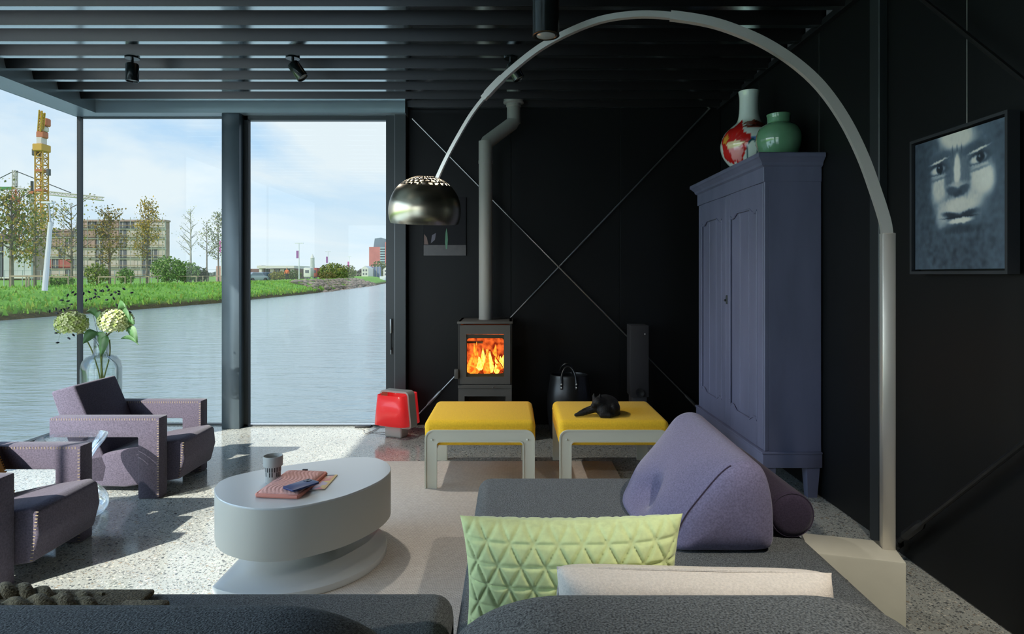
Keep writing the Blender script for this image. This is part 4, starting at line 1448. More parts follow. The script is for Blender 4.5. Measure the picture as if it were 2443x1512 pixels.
# ------------------------------------------------------------------ coffee table
ct = thing('coffee_table', (-0.95, 2.87, 0), 'white lacquered oval coffee table on an offset base plate', 'table')
cont = [(512, 1168), (520, 1186), (545, 1200), (590, 1210), (640, 1213), (700, 1209), (760, 1198), (820, 1183), (873, 1163), (912, 1143), (932, 1123), (928, 1107), (908, 1095), (878, 1090),
        (830, 1091), (780, 1097), (700, 1108), (620, 1121), (560, 1134), (530, 1145), (516, 1157)]
ZTAB = 0.36
out = bezier_smooth([F(a, b_, ZTAB) for a, b_ in cont], 5, True)
poly = [(p.x, p.y) for p in out]
cxp, cyp = sum(p[0] for p in poly) / len(poly), sum(p[1] for p in poly) / len(poly)
def ins(k):
    return [(cxp + (a - cxp) * k, cyp + (b_ - cyp) * k) for a, b_ in poly]
def loft(levels, mats, name, parent):
    m = MB(); n = len(poly)
    vs = [(a, b_, z) for k, z in levels for a, b_ in ins(k)]
    fs = [(j * n + i, j * n + (i + 1) % n, (j + 1) * n + (i + 1) % n, (j + 1) * n + i) for j in range(len(levels) - 1) for i in range(n)]
    fs.append(tuple(range(n))[::-1]); fs.append(tuple((len(levels) - 1) * n + i for i in range(n)))
    m.add(vs, fs)
    return m.obj(name, mats, parent, smooth=30)
loft([(0.97, 0.143), (0.998, 0.145), (1.0, 0.150), (1.0, 0.352)], M_tableside, 'drum', ct)
loft([(1.0, 0.352), (1.002, 0.353), (1.002, 0.357), (0.996, ZTAB)], M_tabletop, 'top', ct)
bp_ = []
for k in range(64):
    a = 2 * PI * k / 64
    X_, Y_ = -0.99 + 0.41 * math.cos(a), 2.88 + 0.41 * math.sin(a)
    bp_.append((max(X_, -1.212), Y_))
bq = [p for i, p in enumerate(bp_) if (Vector(p) - Vector(bp_[i - 1])).length > 1e-4]
m = MB(); m.prism(bq, 0.013, 0.042, XY, 0.004, 2); m.obj('base_plate', M_tabletop, ct, smooth=30)
m = MB(); m.tube([(-0.90, 2.92, 0.04), (-0.90, 2.92, 0.15)], 0.09, 24); m.obj('column', M_tableside, ct)
m = MB(); m.tube([(-0.99, 2.88, 0.0), (-0.99, 2.88, 0.014)], 0.12, 24); m.obj('foot_pad', M_black, ct)

# cup with two rows of black bars
c = F(652, 1148, ZTAB)
cup = thing('cup', (c.x, c.y, ZTAB), 'pale grey beaker with a band of black bars on the coffee table', 'cup')
M_cupg = mat('cup_grey', lin(172, 174, 170), rough=0.45)
M_cupb = mat('cup_black', lin(36, 36, 38), rough=0.5)
m = MB()
hc = 0.118
m.lathe([(0.0335, 0.0), (0.0335, 0.028), (0.034, 0.048), (0.035, 0.050), (0.0355, 0.070), (0.036, 0.072)], 40, (c.x, c.y, ZTAB), 0, cap1=False,
        mif=lambda i, k: (1 if (i == 1 and k % 3 != 0 and k % 2) or (i == 3 and k % 2) else 0))
m.obj('body', [M_cupg, M_cupb], cup, smooth=40)
m = MB()
m.lathe([(0.036, 0.072), (0.042, 0.073), (0.043, 0.114), (0.0425, 0.118), (0.040, 0.118), (0.037, 0.075), (0.001, 0.072)], 40, (c.x, c.y, ZTAB), 0, cap0=False)
m.obj('rim', M_cupg, cup, smooth=50)

# magazine, knitted sleeve, phone
def quad_on(z, corners):
    return [F(a, b_, z) for a, b_ in corners]
mc = quad_on(ZTAB + 0.004, [(730, 1166), (806, 1134), (776, 1170), (700, 1172)])
mg = thing('magazine', (F(770, 1152, ZTAB).x, F(770, 1152, ZTAB).y, ZTAB), 'colourful magazine sticking out under the pink sleeve', 'magazine')
A_, B_, C_ = F(700, 1140, ZTAB), F(806, 1134, ZTAB), F(776, 1168, ZTAB)
D_ = A_ + (C_ - B_)
m = MB(); m.add([A_ + Vector((0, 0, .0005)), B_ + Vector((0, 0, .0005)), C_ + Vector((0, 0, .0005)), D_ + Vector((0, 0, .0005))] + [p + Vector((0, 0, .004)) for p in (A_, B_, C_, D_)],
      [(3, 2, 1, 0), (4, 5, 6, 7), (0, 1, 5, 4), (1, 2, 6, 5), (2, 3, 7, 6), (3, 0, 4, 7)])
m.obj('pages', mat('paper', lin(220, 214, 204), rough=.7), mg, smooth=0)
m = MB(); cc = []
r = random.Random(3)
N = 24
pal = [lin(214, 110, 96), lin(224, 150, 120), lin(190, 170, 190), lin(120, 120, 150), lin(220, 190, 90), lin(200, 90, 100), lin(226, 200, 180)]
blob = [(r.random(), r.random(), r.choice(pal)) for _ in range(60)]
for j in range(N + 1):
    for i in range(N + 1):
        a, b_ = i / N, j / N
        p = A_.lerp(B_, a).lerp(D_.lerp(C_, a), b_)
        m.v.append((p.x, p.y, ZTAB + 0.0045))
        k = min(blob, key=lambda q: (q[0] - a) ** 2 + (q[1] - b_) ** 2)
        cq = k[2]
        if b_ < 0.06: cq = lin(50, 50, 70)
        if a > 0.93: cq = lin(214, 170, 60)
        cc.append(cq)
for j in range(N):
    for i in range(N):
        q = j * (N + 1) + i
        m.f.append((q, q + 1, q + N + 2, q + N + 1)); m.mi.append(0)
m.obj('cover', attr_mat('magazine_print', rough=.35), mg, smooth=0, cols=cc)

M_pinkk = fabric('pink_knit', lin(226, 172, 162), 0.12, 200, 0.6, 420, 0.002, 0.2)
sl = thing('knitted_sleeve', (F(690, 1160, ZTAB).x, F(690, 1160, ZTAB).y, ZTAB), 'pink ribbed knitted sleeve lying on the coffee table', 'pouch')
q0, q1, q3 = F(612, 1186, ZTAB), F(712, 1190, ZTAB), F(684, 1130, ZTAB)
ux, uy = (q1 - q0), (q3 - q0)
uy = uy - ux.normalized() * uy.dot(ux.normalized()) * 0.55
W_, H_ = ux.length, uy.length
ux.normalize(); uy.normalize()
ths = 0.026
m = MB()
def slv(a, b_):
    x_, y_ = a * 2 - 1, b_ * 2 - 1
    k = max(0, 1 - abs(x_) ** 9) ** 0.4 * max(0, 1 - abs(y_) ** 9) ** 0.4
    rib = 0.0022 * abs(math.sin((a * W_ * 0.9 + (0.02 * math.sin(b_ * 9))) * PI / 0.016))
    return q0 + ux * (a * W_) + uy * (b_ * H_) + Vector((0, 0, 0.007 + (ths - 0.007) * k + rib * k))
m.grid(slv, 90, 60)
m.obj('knit_cover', M_pinkk, sl, smooth=70)
m = MB()
edge = [q0 + ux * (a * W_) + uy * (b_ * H_) + Vector((0, 0, 0.009)) for a, b_ in
        [(0.02, 0), (.25, -.004), (.5, -.006), (.75, -.004), (.98, 0), (1, .02), (1.004, .5), (1, .98), (.98, 1), (.5, 1.004), (.02, 1), (0, .98), (-.004, .5), (0, .02)]]
m.tube(edge, 0.0088, 8, up=(0, 0, 1), closed=True); m.obj('edge_binding', mat('salmon_binding', lin(214, 140, 124), rough=.8), sl)
m = MB(); m.add([q0 + ux * (a * W_) + uy * (b_ * H_) + Vector((0, 0, .0006)) for a, b_ in ((0, 0), (1, 0), (1, 1), (0, 1))], [(3, 2, 1, 0)]); m.obj('underside', M_pinkk, sl, smooth=0)
tb = q0 + ux * (.42 * W_) + uy * (1.03 * H_)
m = MB(); m.box((tb.x - .012, tb.y - .004, ZTAB + .008), (tb.x + .012, tb.y + .004, ZTAB + .022)); m.obj('tab', M_black, sl, smooth=0)

zp = ZTAB + 0.0305
ph = thing('phone', (F(708, 1155, zp).x, F(708, 1155, zp).y, zp), 'dark blue phone lying face down on the pink sleeve', 'phone')
p0, p1, p3 = F(673, 1165, zp), F(700, 1174, zp), F(708, 1136, zp)
ux2, uy2 = (p1 - p0), (p3 - p0)
uy2 -= ux2.normalized() * uy2.dot(ux2.normalized())
Wp, Hp = max(ux2.length, 0.066), max(uy2.length, 0.12)
ux2.normalize(); uy2.normalize()
def rr(w, h, r_, n=5):
    pts = []
    for cx_, cy_, a0 in ((w - r_, r_, -PI / 2), (w - r_, h - r_, 0), (r_, h - r_, PI / 2), (r_, r_, PI)):
        for k in range(n + 1):
            a = a0 + PI / 2 * k / n
            pts.append((cx_ + math.cos(a) * r_, cy_ + math.sin(a) * r_))
    return pts
pf = lambda u, v, t: p0 + ux2 * u + uy2 * v + Vector((0, 0, t))
m = MB(); m.prism(rr(Wp, Hp, 0.01), 0, 0.008, pf, 0.0015, 2); m.obj('case', mat('phone_blue', lin(22, 48, 104), rough=0.35), ph)
m = MB(); m.prism([(a + 0.006, b_ + Hp - 0.036) for a, b_ in rr(0.03, 0.03, 0.007)], 0.008, 0.0095, pf); bmp = m.obj('camera_island', mat('phone_island', lin(16, 30, 66), rough=.3), ph)
for a, b_ in ((0.013, -0.013), (0.028, -0.028)):
    cc_ = pf(a, Hp + b_, 0.0095)
    m = MB(); m.tube([cc_, cc_ + Vector((0, 0, .001))], 0.005, 12); m.obj('lens', M_black, bmp)

# ------------------------------------------------------------------ armchairs
def make_chair(label):
    t = thing('armchair', (-2.37, 3.95, 0), label, 'armchair', 'mauve felt armchairs by the glazing')
    # arms: an L of bar and front leg
    arm = [(-2.685, 0.355), (-2.17, 0.355), (-2.17, 0.0), (-2.045, 0.0), (-2.045, 0.47), (-2.685, 0.47)]
    for y0, y1 in ((3.645, 3.735), (4.135, 4.225)):
        m = MB(); m.prism(arm, y0, y1, XZ, 0.008, 2)
        a = m.obj('armrest', M_chair, t, smooth=40)
        m = MB()
        for k in range(42):     # blanket stitches along the top and front edges
            x = -2.67 + k * 0.0146
            m.box((x, y0 - 0.0008, 0.455), (x + 0.0022, y0 + 0.002, 0.466))
        for k in range(31):
            z = 0.012 + k * 0.0146
            m.box((-2.059, y0 - 0.0008, z), (-2.048, y0 + 0.002, z + 0.0022))
        m.obj('stitching', M_stitch, a, smooth=0)
    seat = [(-2.60, 0.045), (-2.30, 0.035), (-1.975, 0.085), (-1.945, 0.20), (-1.955, 0.30), (-1.99, 0.318), (-2.2, 0.285), (-2.42, 0.235), (-2.60, 0.20)]
    m = MB(); m.prism(seat, 3.737, 4.133, XZ, 0.014, 3); s_ = m.obj('seat', M_chair, t, smooth=50)
    m = MB()
    for k in range(15):
        z = 0.095 + k * 0.0146
        m.box((-1.985 + k * .0018, 3.7362, z), (-1.974 + k * .0018, 3.739, z + 0.0022))
    m.obj('stitching', M_stitch, s_, smooth=0)
    back = [(-2.605, 0.642), (-2.745, 0.602), (-2.56, 0.06), (-2.42, 0.06), (-2.40, 0.16)]
    m = MB(); m.prism(back, 3.737, 4.133, XZ, 0.014, 3); m.obj('backrest', M_chair, t, smooth=50)
    for y in (3.80, 4.07):
        m = MB(); m.box((-2.56, y - 0.03, 0), (-2.50, y + 0.03, 0.07)); m.obj('foot', M_black, t, smooth=0)
    return t
ch1 = make_chair('mauve felt armchair standing in front of the hydrangea vase')
ch2 = copy_tree(ch1)
ch2.location += Vector((-0.045, -1.09, 0))
tag(ch2, 'mauve felt armchair cropped by the left photo edge with a mustard cushion')
M_mustard = fabric('mustard_velvet', lin(196, 142, 50), 0.15, 90, 0.3, 300, 0.002, 0.4)
mc_ = thing('mustard_cushion', (-2.5, 2.84, 0.2), 'mustard cushion with a fringed edge on the left armchair', 'cushion')
m = MB(); pillow(m, (-2.47, 2.84, 0.375), (0.12, 1, 0), (-0.42, 0.05, 0.9), 0.36, 0.36, 0.14, 40, 40, None, 0.07)
m.obj('cover', M_mustard, mc_, smooth=80)
m = MB()
u_, v_ = Vector((0.12, 1, 0)).normalized(), Vector((-0.42, 0.05, 0.9)).normalized()
for k in range(120):
    a = k / 120 * 4
    s, f = int(a), a - int(a)
    x_, y_ = ((-1 + 2 * f, -1), (1, -1 + 2 * f), (1 - 2 * f, 1), (-1, 1 - 2 * f))[s]
    p = Vector((-2.47, 2.84, 0.375)) + u_ * x_ * 0.172 + v_ * y_ * 0.172
    q = p + u_ * x_ * 0.02 + v_ * y_ * 0.02
    m.tube([p, q], 0.004, 4)
m.obj('fringe', M_mustard, mc_, smooth=0)

# ------------------------------------------------------------------ glass side table
M_clear = glass_mat('clear_glass', (0.965, 0.985, 0.99), 1.33, 0.02, 0.8)
gt = thing('glass_side_table', (-2.385, 3.41, 0), 'clear glass pedestal side table between the two armchairs', 'side table')
prof = [(0.150, 0.0), (0.168, 0.03), (0.165, 0.08), (0.13, 0.13), (0.085, 0.17), (0.07, 0.22), (0.078, 0.27), (0.11, 0.33), (0.15, 0.385), (0.166, 0.412)]
m = MB(); m.lathe([(p.x, p.z) for p in bezier_smooth([(a, 0, b_) for a, b_ in prof], 5)], 48, (-2.385, 3.41, 0.001), cap0=True, cap1=False); m.obj('pedestal', M_clear, gt, smooth=80)
m = MB(); m.lathe([(0.166, 0.412), (0.167, 0.417), (0.12, 0.414), (0.119, 0.412), (0.07, 0.412), (0.069, 0.410), (0.001, 0.410)], 48, (-2.385, 3.41, 0.001), cap0=False); m.obj('top', M_clear, gt, smooth=40)

# ------------------------------------------------------------------ vase with hydrangeas
vb = Vector((-3.07, 4.70, 0.0))
M_vglass = glass_mat('vase_glass', (0.95, 0.975, 0.97), 1.45, 0.0, 0.7)
vs_ = thing('glass_vase', vb, 'large clear bottle vase on the floor behind the armchair', 'vase')
m = MB(); m.lathe([(0.12, 0.0), (0.133, 0.015), (0.134, 0.60), (0.125, 0.65), (0.10, 0.685), (0.062, 0.70), (0.05, 0.72), (0.048, 0.84), (0.056, 0.85), (0.052, 0.85), (0.044, 0.84), (0.046, 0.72), (0.06, 0.695), (0.12, 0.645), (0.129, 0.6), (0.128, 0.02), (0.002, 0.015)], 48, vb)
m.obj('body', M_vglass, vs_, smooth=60)
M_petal = attr_mat('hydrangea_paint', rough=0.8, spec=0.2)
M_stem = mat('green_stem', lin(104, 112, 58), rough=0.7, var=.2, vscale=20)
M_leafg = mat('hydrangea_leaf', lin(66, 104, 56), rough=0.55, var=.25, vscale=14)
def hydrangea(c, r_, seed, label, bend):
    c = Vector(c)
    t = thing('hydrangea', (vb.x + 0.02, vb.y, 0.03), label, 'flower', 'cut hydrangeas in the glass vase')
    r = random.Random(seed)
    foot = Vector((vb.x + r.uniform(-.03, .03), vb.y + r.uniform(-.03, .03), 0.03))
    neck = Vector((vb.x + bend * .02, vb.y, 0.80))
    m = MB(); m.tube(bezier_smooth([foot, Vector((vb.x, vb.y, .5)), neck, c - Vector((0, 0, r_ * .5))], 6), 0.006, 6); m.obj('stem', M_stem, t)
    m = MB(); cc = []
    for k in range(230):
        z = 1 - 1.75 * k / 229
        a = k * 2.39996
        s = math.sqrt(max(0, 1 - z * z))
        n = Vector((math.cos(a) * s, math.sin(a) * s, z))
        p = c + Vector((n.x * r_, n.y * r_, n.z * r_ * 0.8)) * r.uniform(0.85, 1.05)
        t1 = n.orthogonal().normalized(); t2 = n.cross(t1)
        ph_ = r.uniform(0, 6)
        base = lin(222, 224, 176) if r.random() < .65 else lin(184, 200, 120)
        g = r.uniform(.85, 1.1)
        for q in range(4):
            aa = ph_ + q * PI / 2
            d1 = t1 * math.cos(aa) + t2 * math.sin(aa)
            d2 = t1 * math.cos(aa + .7) + t2 * math.sin(aa + .7)
            d0 = t1 * math.cos(aa - .7) + t2 * math.sin(aa - .7)
            L = r_ * 0.17
            m.add([p, p + d0 * L * .7 + n * .003, p + d1 * L + n * .006, p + d2 * L * .7 + n * .003], [(0, 1, 2, 3)])
            cc += [tuple(x * g * .7 for x in lin(150, 168, 80))] + [tuple(x * g for x in base)] * 3
    m.obj('flower_head', M_petal, t, smooth=0, cols=cc)
    return t
def leaf(parent, a, b_, w, droop=0.03):
    a, b_ = Vector(a), Vector(b_)
    d_ = (b_ - a); L = d_.length
    side = d_.cross(Vector((0, 1, 0.3))).normalized()
    nrm = side.cross(d_).normalized()
    m = MB()
    def g(u, v):
        wd = w * math.sin(PI * min(1, u * 0.96 + 0.04)) ** 0.8
        return a + d_ * u + side * (v - .5) * wd + nrm * (abs(v - .5) * w * 0.35) + Vector((0, 0, droop * math.sin(PI * u)))
    m.grid(g, 10, 5)
    return m.obj('leaf', M_leafg, parent, smooth=80)
h1 = hydrangea(P(172, 772, 4.62), 0.105, 1, 'pale hydrangea leaning left in the glass vase', -1)
h2 = hydrangea(P(277, 766, 4.66), 0.115, 2, 'fuller green white hydrangea on the right of the glass vase', 1)
for a, b_, w in (((232, 792), (198, 820), .075), ((232, 792), (247, 838), .08), ((236, 760), (205, 744), .06), ((228, 745), (236, 775), .06)):
    leaf(h1, P(a[0], a[1], 4.66), P(b_[0], b_[1], 4.62), w)
for a, b_, w in (((296, 770), (318, 774), .085), ((300, 782), (325, 818), .08), ((286, 752), (308, 762), .08), ((288, 808), (330, 823), .035), ((280, 740), (300, 735), .07), ((252, 800), (240, 850), .07)):
    leaf(h2, P(a[0], a[1], 4.64), P(b_[0], b_[1], 4.60), w)
for k, (x_, y_) in enumerate(((225, 850), (262, 850), (240, 830))):
    m = MB(); m.tube(bezier_smooth([(vb.x + .02 * k - .02, vb.y + .02, .03), (vb.x + .01 * k, vb.y, .45), P(x_, y_, 4.7), P(x_ + (k - 1) * 18, y_ - 40, 4.7)], 5), 0.005, 5)
    m.obj('side_stem', M_stem, (h1, h2)[k % 2])
sp = thing('dried_sprig', (vb.x - .02, vb.y + .03, 0.03), 'dried twigs with tiny black buds rising from the glass vase', 'dried plant')
specks = [(162, 704), (174, 697), (180, 702), (148, 716), (163, 718), (170, 726), (134, 737), (119, 742), (136, 747), (154, 738), (145, 740), (163, 735),
          (134, 781), (135, 794), (165, 807), (138, 817), (176, 799), (200, 700), (213, 696), (206, 716), (216, 713), (228, 701), (236, 708), (228, 692), (242, 694), (246, 693),
          (226, 709), (256, 684), (259, 692), (255, 715), (266, 703), (284, 701), (272, 712), (275, 697), (284, 695), (296, 689), (315, 698), (279, 727), (304, 744), (310, 744), (239, 744), (148, 760), (148, 773)]
twig = [(236, 800), (225, 770)]
m = MB()
r = random.Random(5)
roots = {0: [(233, 820), (205, 770), (160, 735)], 1: [(238, 815), (225, 760), (215, 712)], 2: [(242, 812), (256, 755), (275, 712)], 3: [(232, 818), (190, 790), (150, 778)]}
for k, pts in roots.items():
    pth = [Vector((vb.x + .01 * (k - 1), vb.y + .03, .03)), Vector((vb.x, vb.y + .01, .6))] + [P(a, b_, 4.72 + .02 * k) for a, b_ in pts]
    m.tube(bezier_smooth(pth, 5), [0.0028] * (len(bezier_smooth(pth, 5)) - 8) + [0.0012] * 8, 5)
ends = [(160, 735), (215, 712), (275, 712), (150, 778)]
for x_, y_ in specks:
    e_ = min(range(4), key=lambda i: (ends[i][0] - x_) ** 2 + (ends[i][1] - y_) ** 2)
    m.tube([P(ends[e_][0], ends[e_][1], 4.72 + .02 * e_), P(x_, y_, 4.70)], 0.0005, 3)
m.obj('twigs', mat('twig_brown', lin(110, 96, 70), rough=.9), sp, smooth=0)
m = MB()
for x_, y_ in specks:
    a = r.uniform(0, PI)
    rot = Euler((0, a, r.uniform(0, 1))).to_matrix()
    m.ell(P(x_, y_, 4.70), (0.014, 0.0075, 0.0075), rot, 6)
b_o = m.obj('buds', M_black, sp); b_o['kind'] = 'stuff'

# ------------------------------------------------------------------ arc floor lamp
A0, A1 = Vector((1.4455, 2.42)), Vector((-0.41, 2.95))
def on_plane(px, py):
    """point of the lamp's own vertical plane seen at a photo pixel"""
    k = (px - CX) / FPX
    dv = A1 - A0
    s = (A0.x - A0.y * k) / (dv.y * k - dv.x)
    return P(px, py, A0.y + s * dv.y)
arc = thing('arc_floor_lamp', (1.35, 2.42, 0), 'brushed steel arc floor lamp with a dome shade on a marble block', 'floor lamp')
nrm = Vector((-(A1 - A0).y, (A1 - A0).x, 0)).normalized()
yaw = math.atan2((A1 - A0).y, (A1 - A0).x) + PI
R = Matrix.Rotation(yaw, 4, 'Z')
bc_ = Vector((1.315, 2.425, 0))
m = MB(); m.rbox((-0.17, -0.095, 0.0), (0.155, 0.095, 0.25), 0.006, 2, M=Matrix.Translation(bc_) @ R); m.obj('marble_base', M_marble, arc)
hol = bc_ + R @ Vector((-0.05, -0.0955, 0.15))
m = MB(); m.tube([hol, hol + R @ Vector((0, .004, 0))], 0.016, 16); m.obj('carry_hole', M_black, arc)
pt = Vector((A0.x, A0.y, 0))
ztop = CAMZ + (HY - 556) / FPX * 2.42
m = MB(); m.rbox((-0.0225, -0.0225, 0.235), (0.0225, 0.0225, ztop), 0.003, 2, M=Matrix.Translation(pt) @ R); m.obj('post', M_nickel, arc)
cl = [(2118, 575), (2112, 530), (2092, 465), (2058, 372), (2014, 284), (1960, 208), (1900, 152), (1830, 106), (1760, 74), (1690, 52), (1600, 38), (1520, 35), (1440, 46), (1370, 71), (1300, 107), (1240, 151), (1180, 206), (1130, 266), (1090, 332), (1062, 385), (1042, 428), (1030, 452)]
path = bezier_smooth([on_plane(a, b_) for a, b_ in cl], 6)
def arm(i0, i1, w, h, name):
    m = MB()
    sec = [(-h / 2, -w / 2), (h / 2, -w / 2), (h / 2, w / 2), (-h / 2, w / 2)]
    m.sweep(path[i0:i1], sec, nrm)
    m.obj(name, M_nickel, arc, smooth=30)
arm(0, 61, 0.032, 0.036, 'arm_section')
arm(58, 100, 0.024, 0.026, 'arm_section')
arm(97, len(path), 0.015, 0.016, 'arm_section')
# collar where the thin section slides in
m = MB(); m.sweep(path[94:99], [(-.015, -.014), (.015, -.014), (.015, .014), (-.015, .014)], nrm); m.obj('collar', M_nickel, arc, smooth=30)
sc_ = Vector((-0.41, 2.95, 1.540))
Rt = Matrix.Rotation(math.radians(7), 4, 'X') @ Matrix.Rotation(math.radians(2), 4, 'Y')
prof = [(0.157, 0.0), (0.164, 0.02), (0.168, 0.05), (0.166, 0.085), (0.157, 0.12), (0.142, 0.15), (0.122, 0.175)]
pf_ = [(p.x, p.z) for p in bezier_smooth([(a, 0, b_) for a, b_ in prof], 4)]
m = MB(); m.lathe(pf_, 64, sc_, 0, Rt, False, False); m.obj('shade', M_shade, arc, smooth=70)
m = MB(); m.lathe([(a * 0.975, b_ + .001) for a, b_ in pf_][::-1], 64, sc_, 0, Rt, False, False); m.obj('shade_liner', M_liner, arc, smooth=70)
cap = [(0.122, 0.175), (0.117, 0.1795), (0.106, 0.1885), (0.101, 0.192), (0.087, 0.2005), (0.081, 0.2035), (0.065, 0.211), (0.058, 0.2135), (0.040, 0.2185), (0.032, 0.220), (0.012, 0.222), (0.001, 0.222)]
m = MB(); m.lathe(cap, 66, sc_, 0, Rt, False, False, mif=lambda i, k: (None if (i in (1, 3, 5, 7) and (k + i // 2) % 3 != 0) else 0)); m.obj('perforated_cap', M_shade, arc, smooth=60)
m = MB(); m.lathe([(0.015, 0.20), (0.015, 0.16), (0.02, 0.15), (0.02, 0.14)], 20, sc_, 0, Rt); m.obj('socket', M_black, arc)
m = MB(); m.ell(sc_ + Vector((0, 0, 0.035)), (0.036, 0.036, 0.04), n=16); m.obj('bulb', mat('bulb_glass', lin(240, 236, 224), rough=.2), arc)

# ------------------------------------------------------------------ wardrobe
M_ward = mat('mauve_grey_paint', lin(106, 108, 132), rough=0.5, spec=0.35, var=0.14, vscale=5, stretch=(1, 1, 0.25), bump=0.15, bscale=60)
WX, WB, WY0, WY1 = 1.465, 1.80, 3.655, 4.955
wd = thing('wardrobe', ((WX + WB) / 2, (WY0 + WY1) / 2, 0), 'tall mauve grey two door wardrobe against the right wall', 'wardrobe')
m = MB(); m.rbox((WX + 0.025, WY0, 0.26), (WB, WY1, 1.86), 0.004, 1); m.obj('carcass', M_ward, wd)
m = MB(); m.rbox((WX - 0.012, WY0 - 0.012, 0.178), (WB, WY1 + 0.012, 0.262), 0.006, 2); m.obj('base_box', M_ward, wd)
m = MB(); m.rbox((WX - 0.018, WY0 - 0.018, 0.258), (WB, WY1 + 0.018, 0.272), 0.005, 2); m.obj('base_moulding', M_ward, wd)
for x0, x1, y0, y1 in ((WX, WX + .07, WY0, WY0 + .07), (WB - .085, WB - .01, WY0, WY0 + .07), (WX, WX + .07, WY1 - .07, WY1), (WB - .085, WB - .01, WY1 - .07, WY1)):
    m = MB()
    cx_, cy_ = (x0 + x1) / 2, (y0 + y1) / 2
    k = 0.72
    m.add([(cx_ + (x0 - cx_) * k, cy_ + (y0 - cy_) * k, 0), (cx_ + (x1 - cx_) * k, cy_ + (y0 - cy_) * k, 0), (cx_ + (x1 - cx_) * k, cy_ + (y1 - cy_) * k, 0), (cx_ + (x0 - cx_) * k, cy_ + (y1 - cy_) * k, 0),
           (x0, y0, 0.18), (x1, y0, 0.18), (x1, y1, 0.18), (x0, y1, 0.18)], [(0, 3, 2, 1), (4, 5, 6, 7), (0, 1, 5, 4), (1, 2, 6, 5), (2, 3, 7, 6), (3, 0, 4, 7)])
    m.obj('foot', M_ward, wd, smooth=0)
# frieze and stepped cornice
m = MB(); m.rbox((WX - 0.004, WY0 - 0.004, 1.84), (WB, WY1 + 0.004, 1.93), 0.003, 1); m.obj('frieze', M_ward, wd)
cor = MB()
stp = [(0.004, 1.925), (0.018, 1.935), (0.022, 1.95), (0.042, 1.972), (0.05, 1.978), (0.05, 1.998), (0.044, 2.004)]
vs, fs = [], []
for o_, z in stp:
    vs += [(WX - o_, WY0 - o_, z), (WB, WY0 - o_, z), (WB, WY1 + o_, z), (WX - o_, WY1 + o_, z)]
for j in range(len(stp) - 1):
    for i in range(4):
        i2 = (i + 1) % 4
        fs.append((j * 4 + i, j * 4 + i2, (j + 1) * 4 + i2, (j + 1) * 4 + i))
fs.append((0, 3, 2, 1)); fs.append(tuple((len(stp) - 1) * 4 + i for i in range(4)))
cor.add(vs, fs); cor.obj('cornice', M_ward, wd, smooth=0)
m = MB(); m.rbox((WX + 0.002, WY0, 0.272), (WX + 0.03, WY0 + 0.02, 1.842), 0.004, 1); m.obj('corner_post', M_ward, wd)
# doors with scalloped recessed panels
YM = (WY0 + WY1) / 2
def ogee(f):
    """scalloped edge: centre bump with shoulders, f in 0..1"""
    s = abs(f * 2 - 1)
    return 0.030 * (1 if s < 0.45 else 0.5 + 0.5 * math.cos((s - 0.45) / 0.35 * PI) if s < 0.80 else 0.0) + (0.012 if s > 0.9 else 0)
for (ya, yb, lock) in ((WY0 + 0.022, YM - 0.0015, 1), (YM + 0.0015, WY1 - 0.022, 0)):
    z0, z1 = 0.276, 1.838
    sw = 0.085
    dr = MB(); dr.box((WX + 0.016, ya + 0.01, z0 + 0.01), (WX + 0.024, yb - 0.01, z1 - 0.01))
    door = dr.obj('door', M_ward, wd, smooth=0)
    for a, b_ in ((ya, ya + sw), (yb - sw, yb)):
        m = MB(); m.rbox((WX, a, z0), (WX + 0.018, b_, z1), 0.003, 1); m.obj('stile', M_ward, door)
    pa, pb = ya + sw, yb - sw
    n = 40
    for top in (True, False):
        m = MB(); vs, fs = [], []
        for k in range(n + 1):
            f = k / n
            y = pa + (pb - pa) * f
            e_ = ogee(f)
            if top: zl, zh = z1 - 0.165 + e_, z1
            else: zl, zh = z0, z0 + 0.165 - e_
            vs += [(WX, y, zl), (WX, y, zh), (WX + 0.018, y, zl), (WX + 0.018, y, zh)]
        for k in range(n):
            q = k * 4
            fs += [(q, q + 1, q + 5, q + 4), (q + 2, q + 6, q + 7, q + 3), (q, q + 4, q + 6, q + 2), (q + 1, q + 3, q + 7, q + 5)]
        m.add(vs, fs); m.obj('rail', M_ward, door, smooth=20)
        pth = []
        for k in range(n + 1):
            f = k / n
            e_ = ogee(f)
            pth.append((WX + 0.001, pa + (pb - pa) * f, (z1 - 0.165 + e_) if top else (z0 + 0.165 - e_)))
        m = MB(); m.tube(pth, 0.006, 6, up=(1, 0, 0)); m.obj('moulding', M_ward, door)
    for y in (pa, pb):
        m = MB(); m.tube([(WX + 0.001, y, z0 + 0.16), (WX + 0.001, y, z1 - 0.16)], 0.006, 6); m.obj('moulding', M_ward, door)
    wpl = (pb - pa) / 3
    for k in range(3):
        m = MB(); m.rbox((WX + 0.010, pa + k * wpl + 0.002, z0 + 0.05), (WX + 0.017, pa + (k + 1) * wpl - 0.002, z1 - 0.05), 0.002, 1); m.obj('plank', M_ward, door)
    for z in (0.45, 0.80, 1.66):
        m = MB(); m.ell((WX + 0.0, pb + 0.012 , z), (0.008, 0.008, 0.012), n=8); m.obj('peg', M_ward, door)
    if lock:
        m = MB(); m.rbox((WX - 0.006, yb - 0.03, 1.10), (WX + 0.004, yb - 0.012, 1.16), 0.002, 1); m.obj('lock_plate', M_black, door)
        m = MB(); m.ell((WX - 0.012, yb - 0.02, 1.125), (0.010, 0.008, 0.008), n=10); m.obj('key', M_black, door)

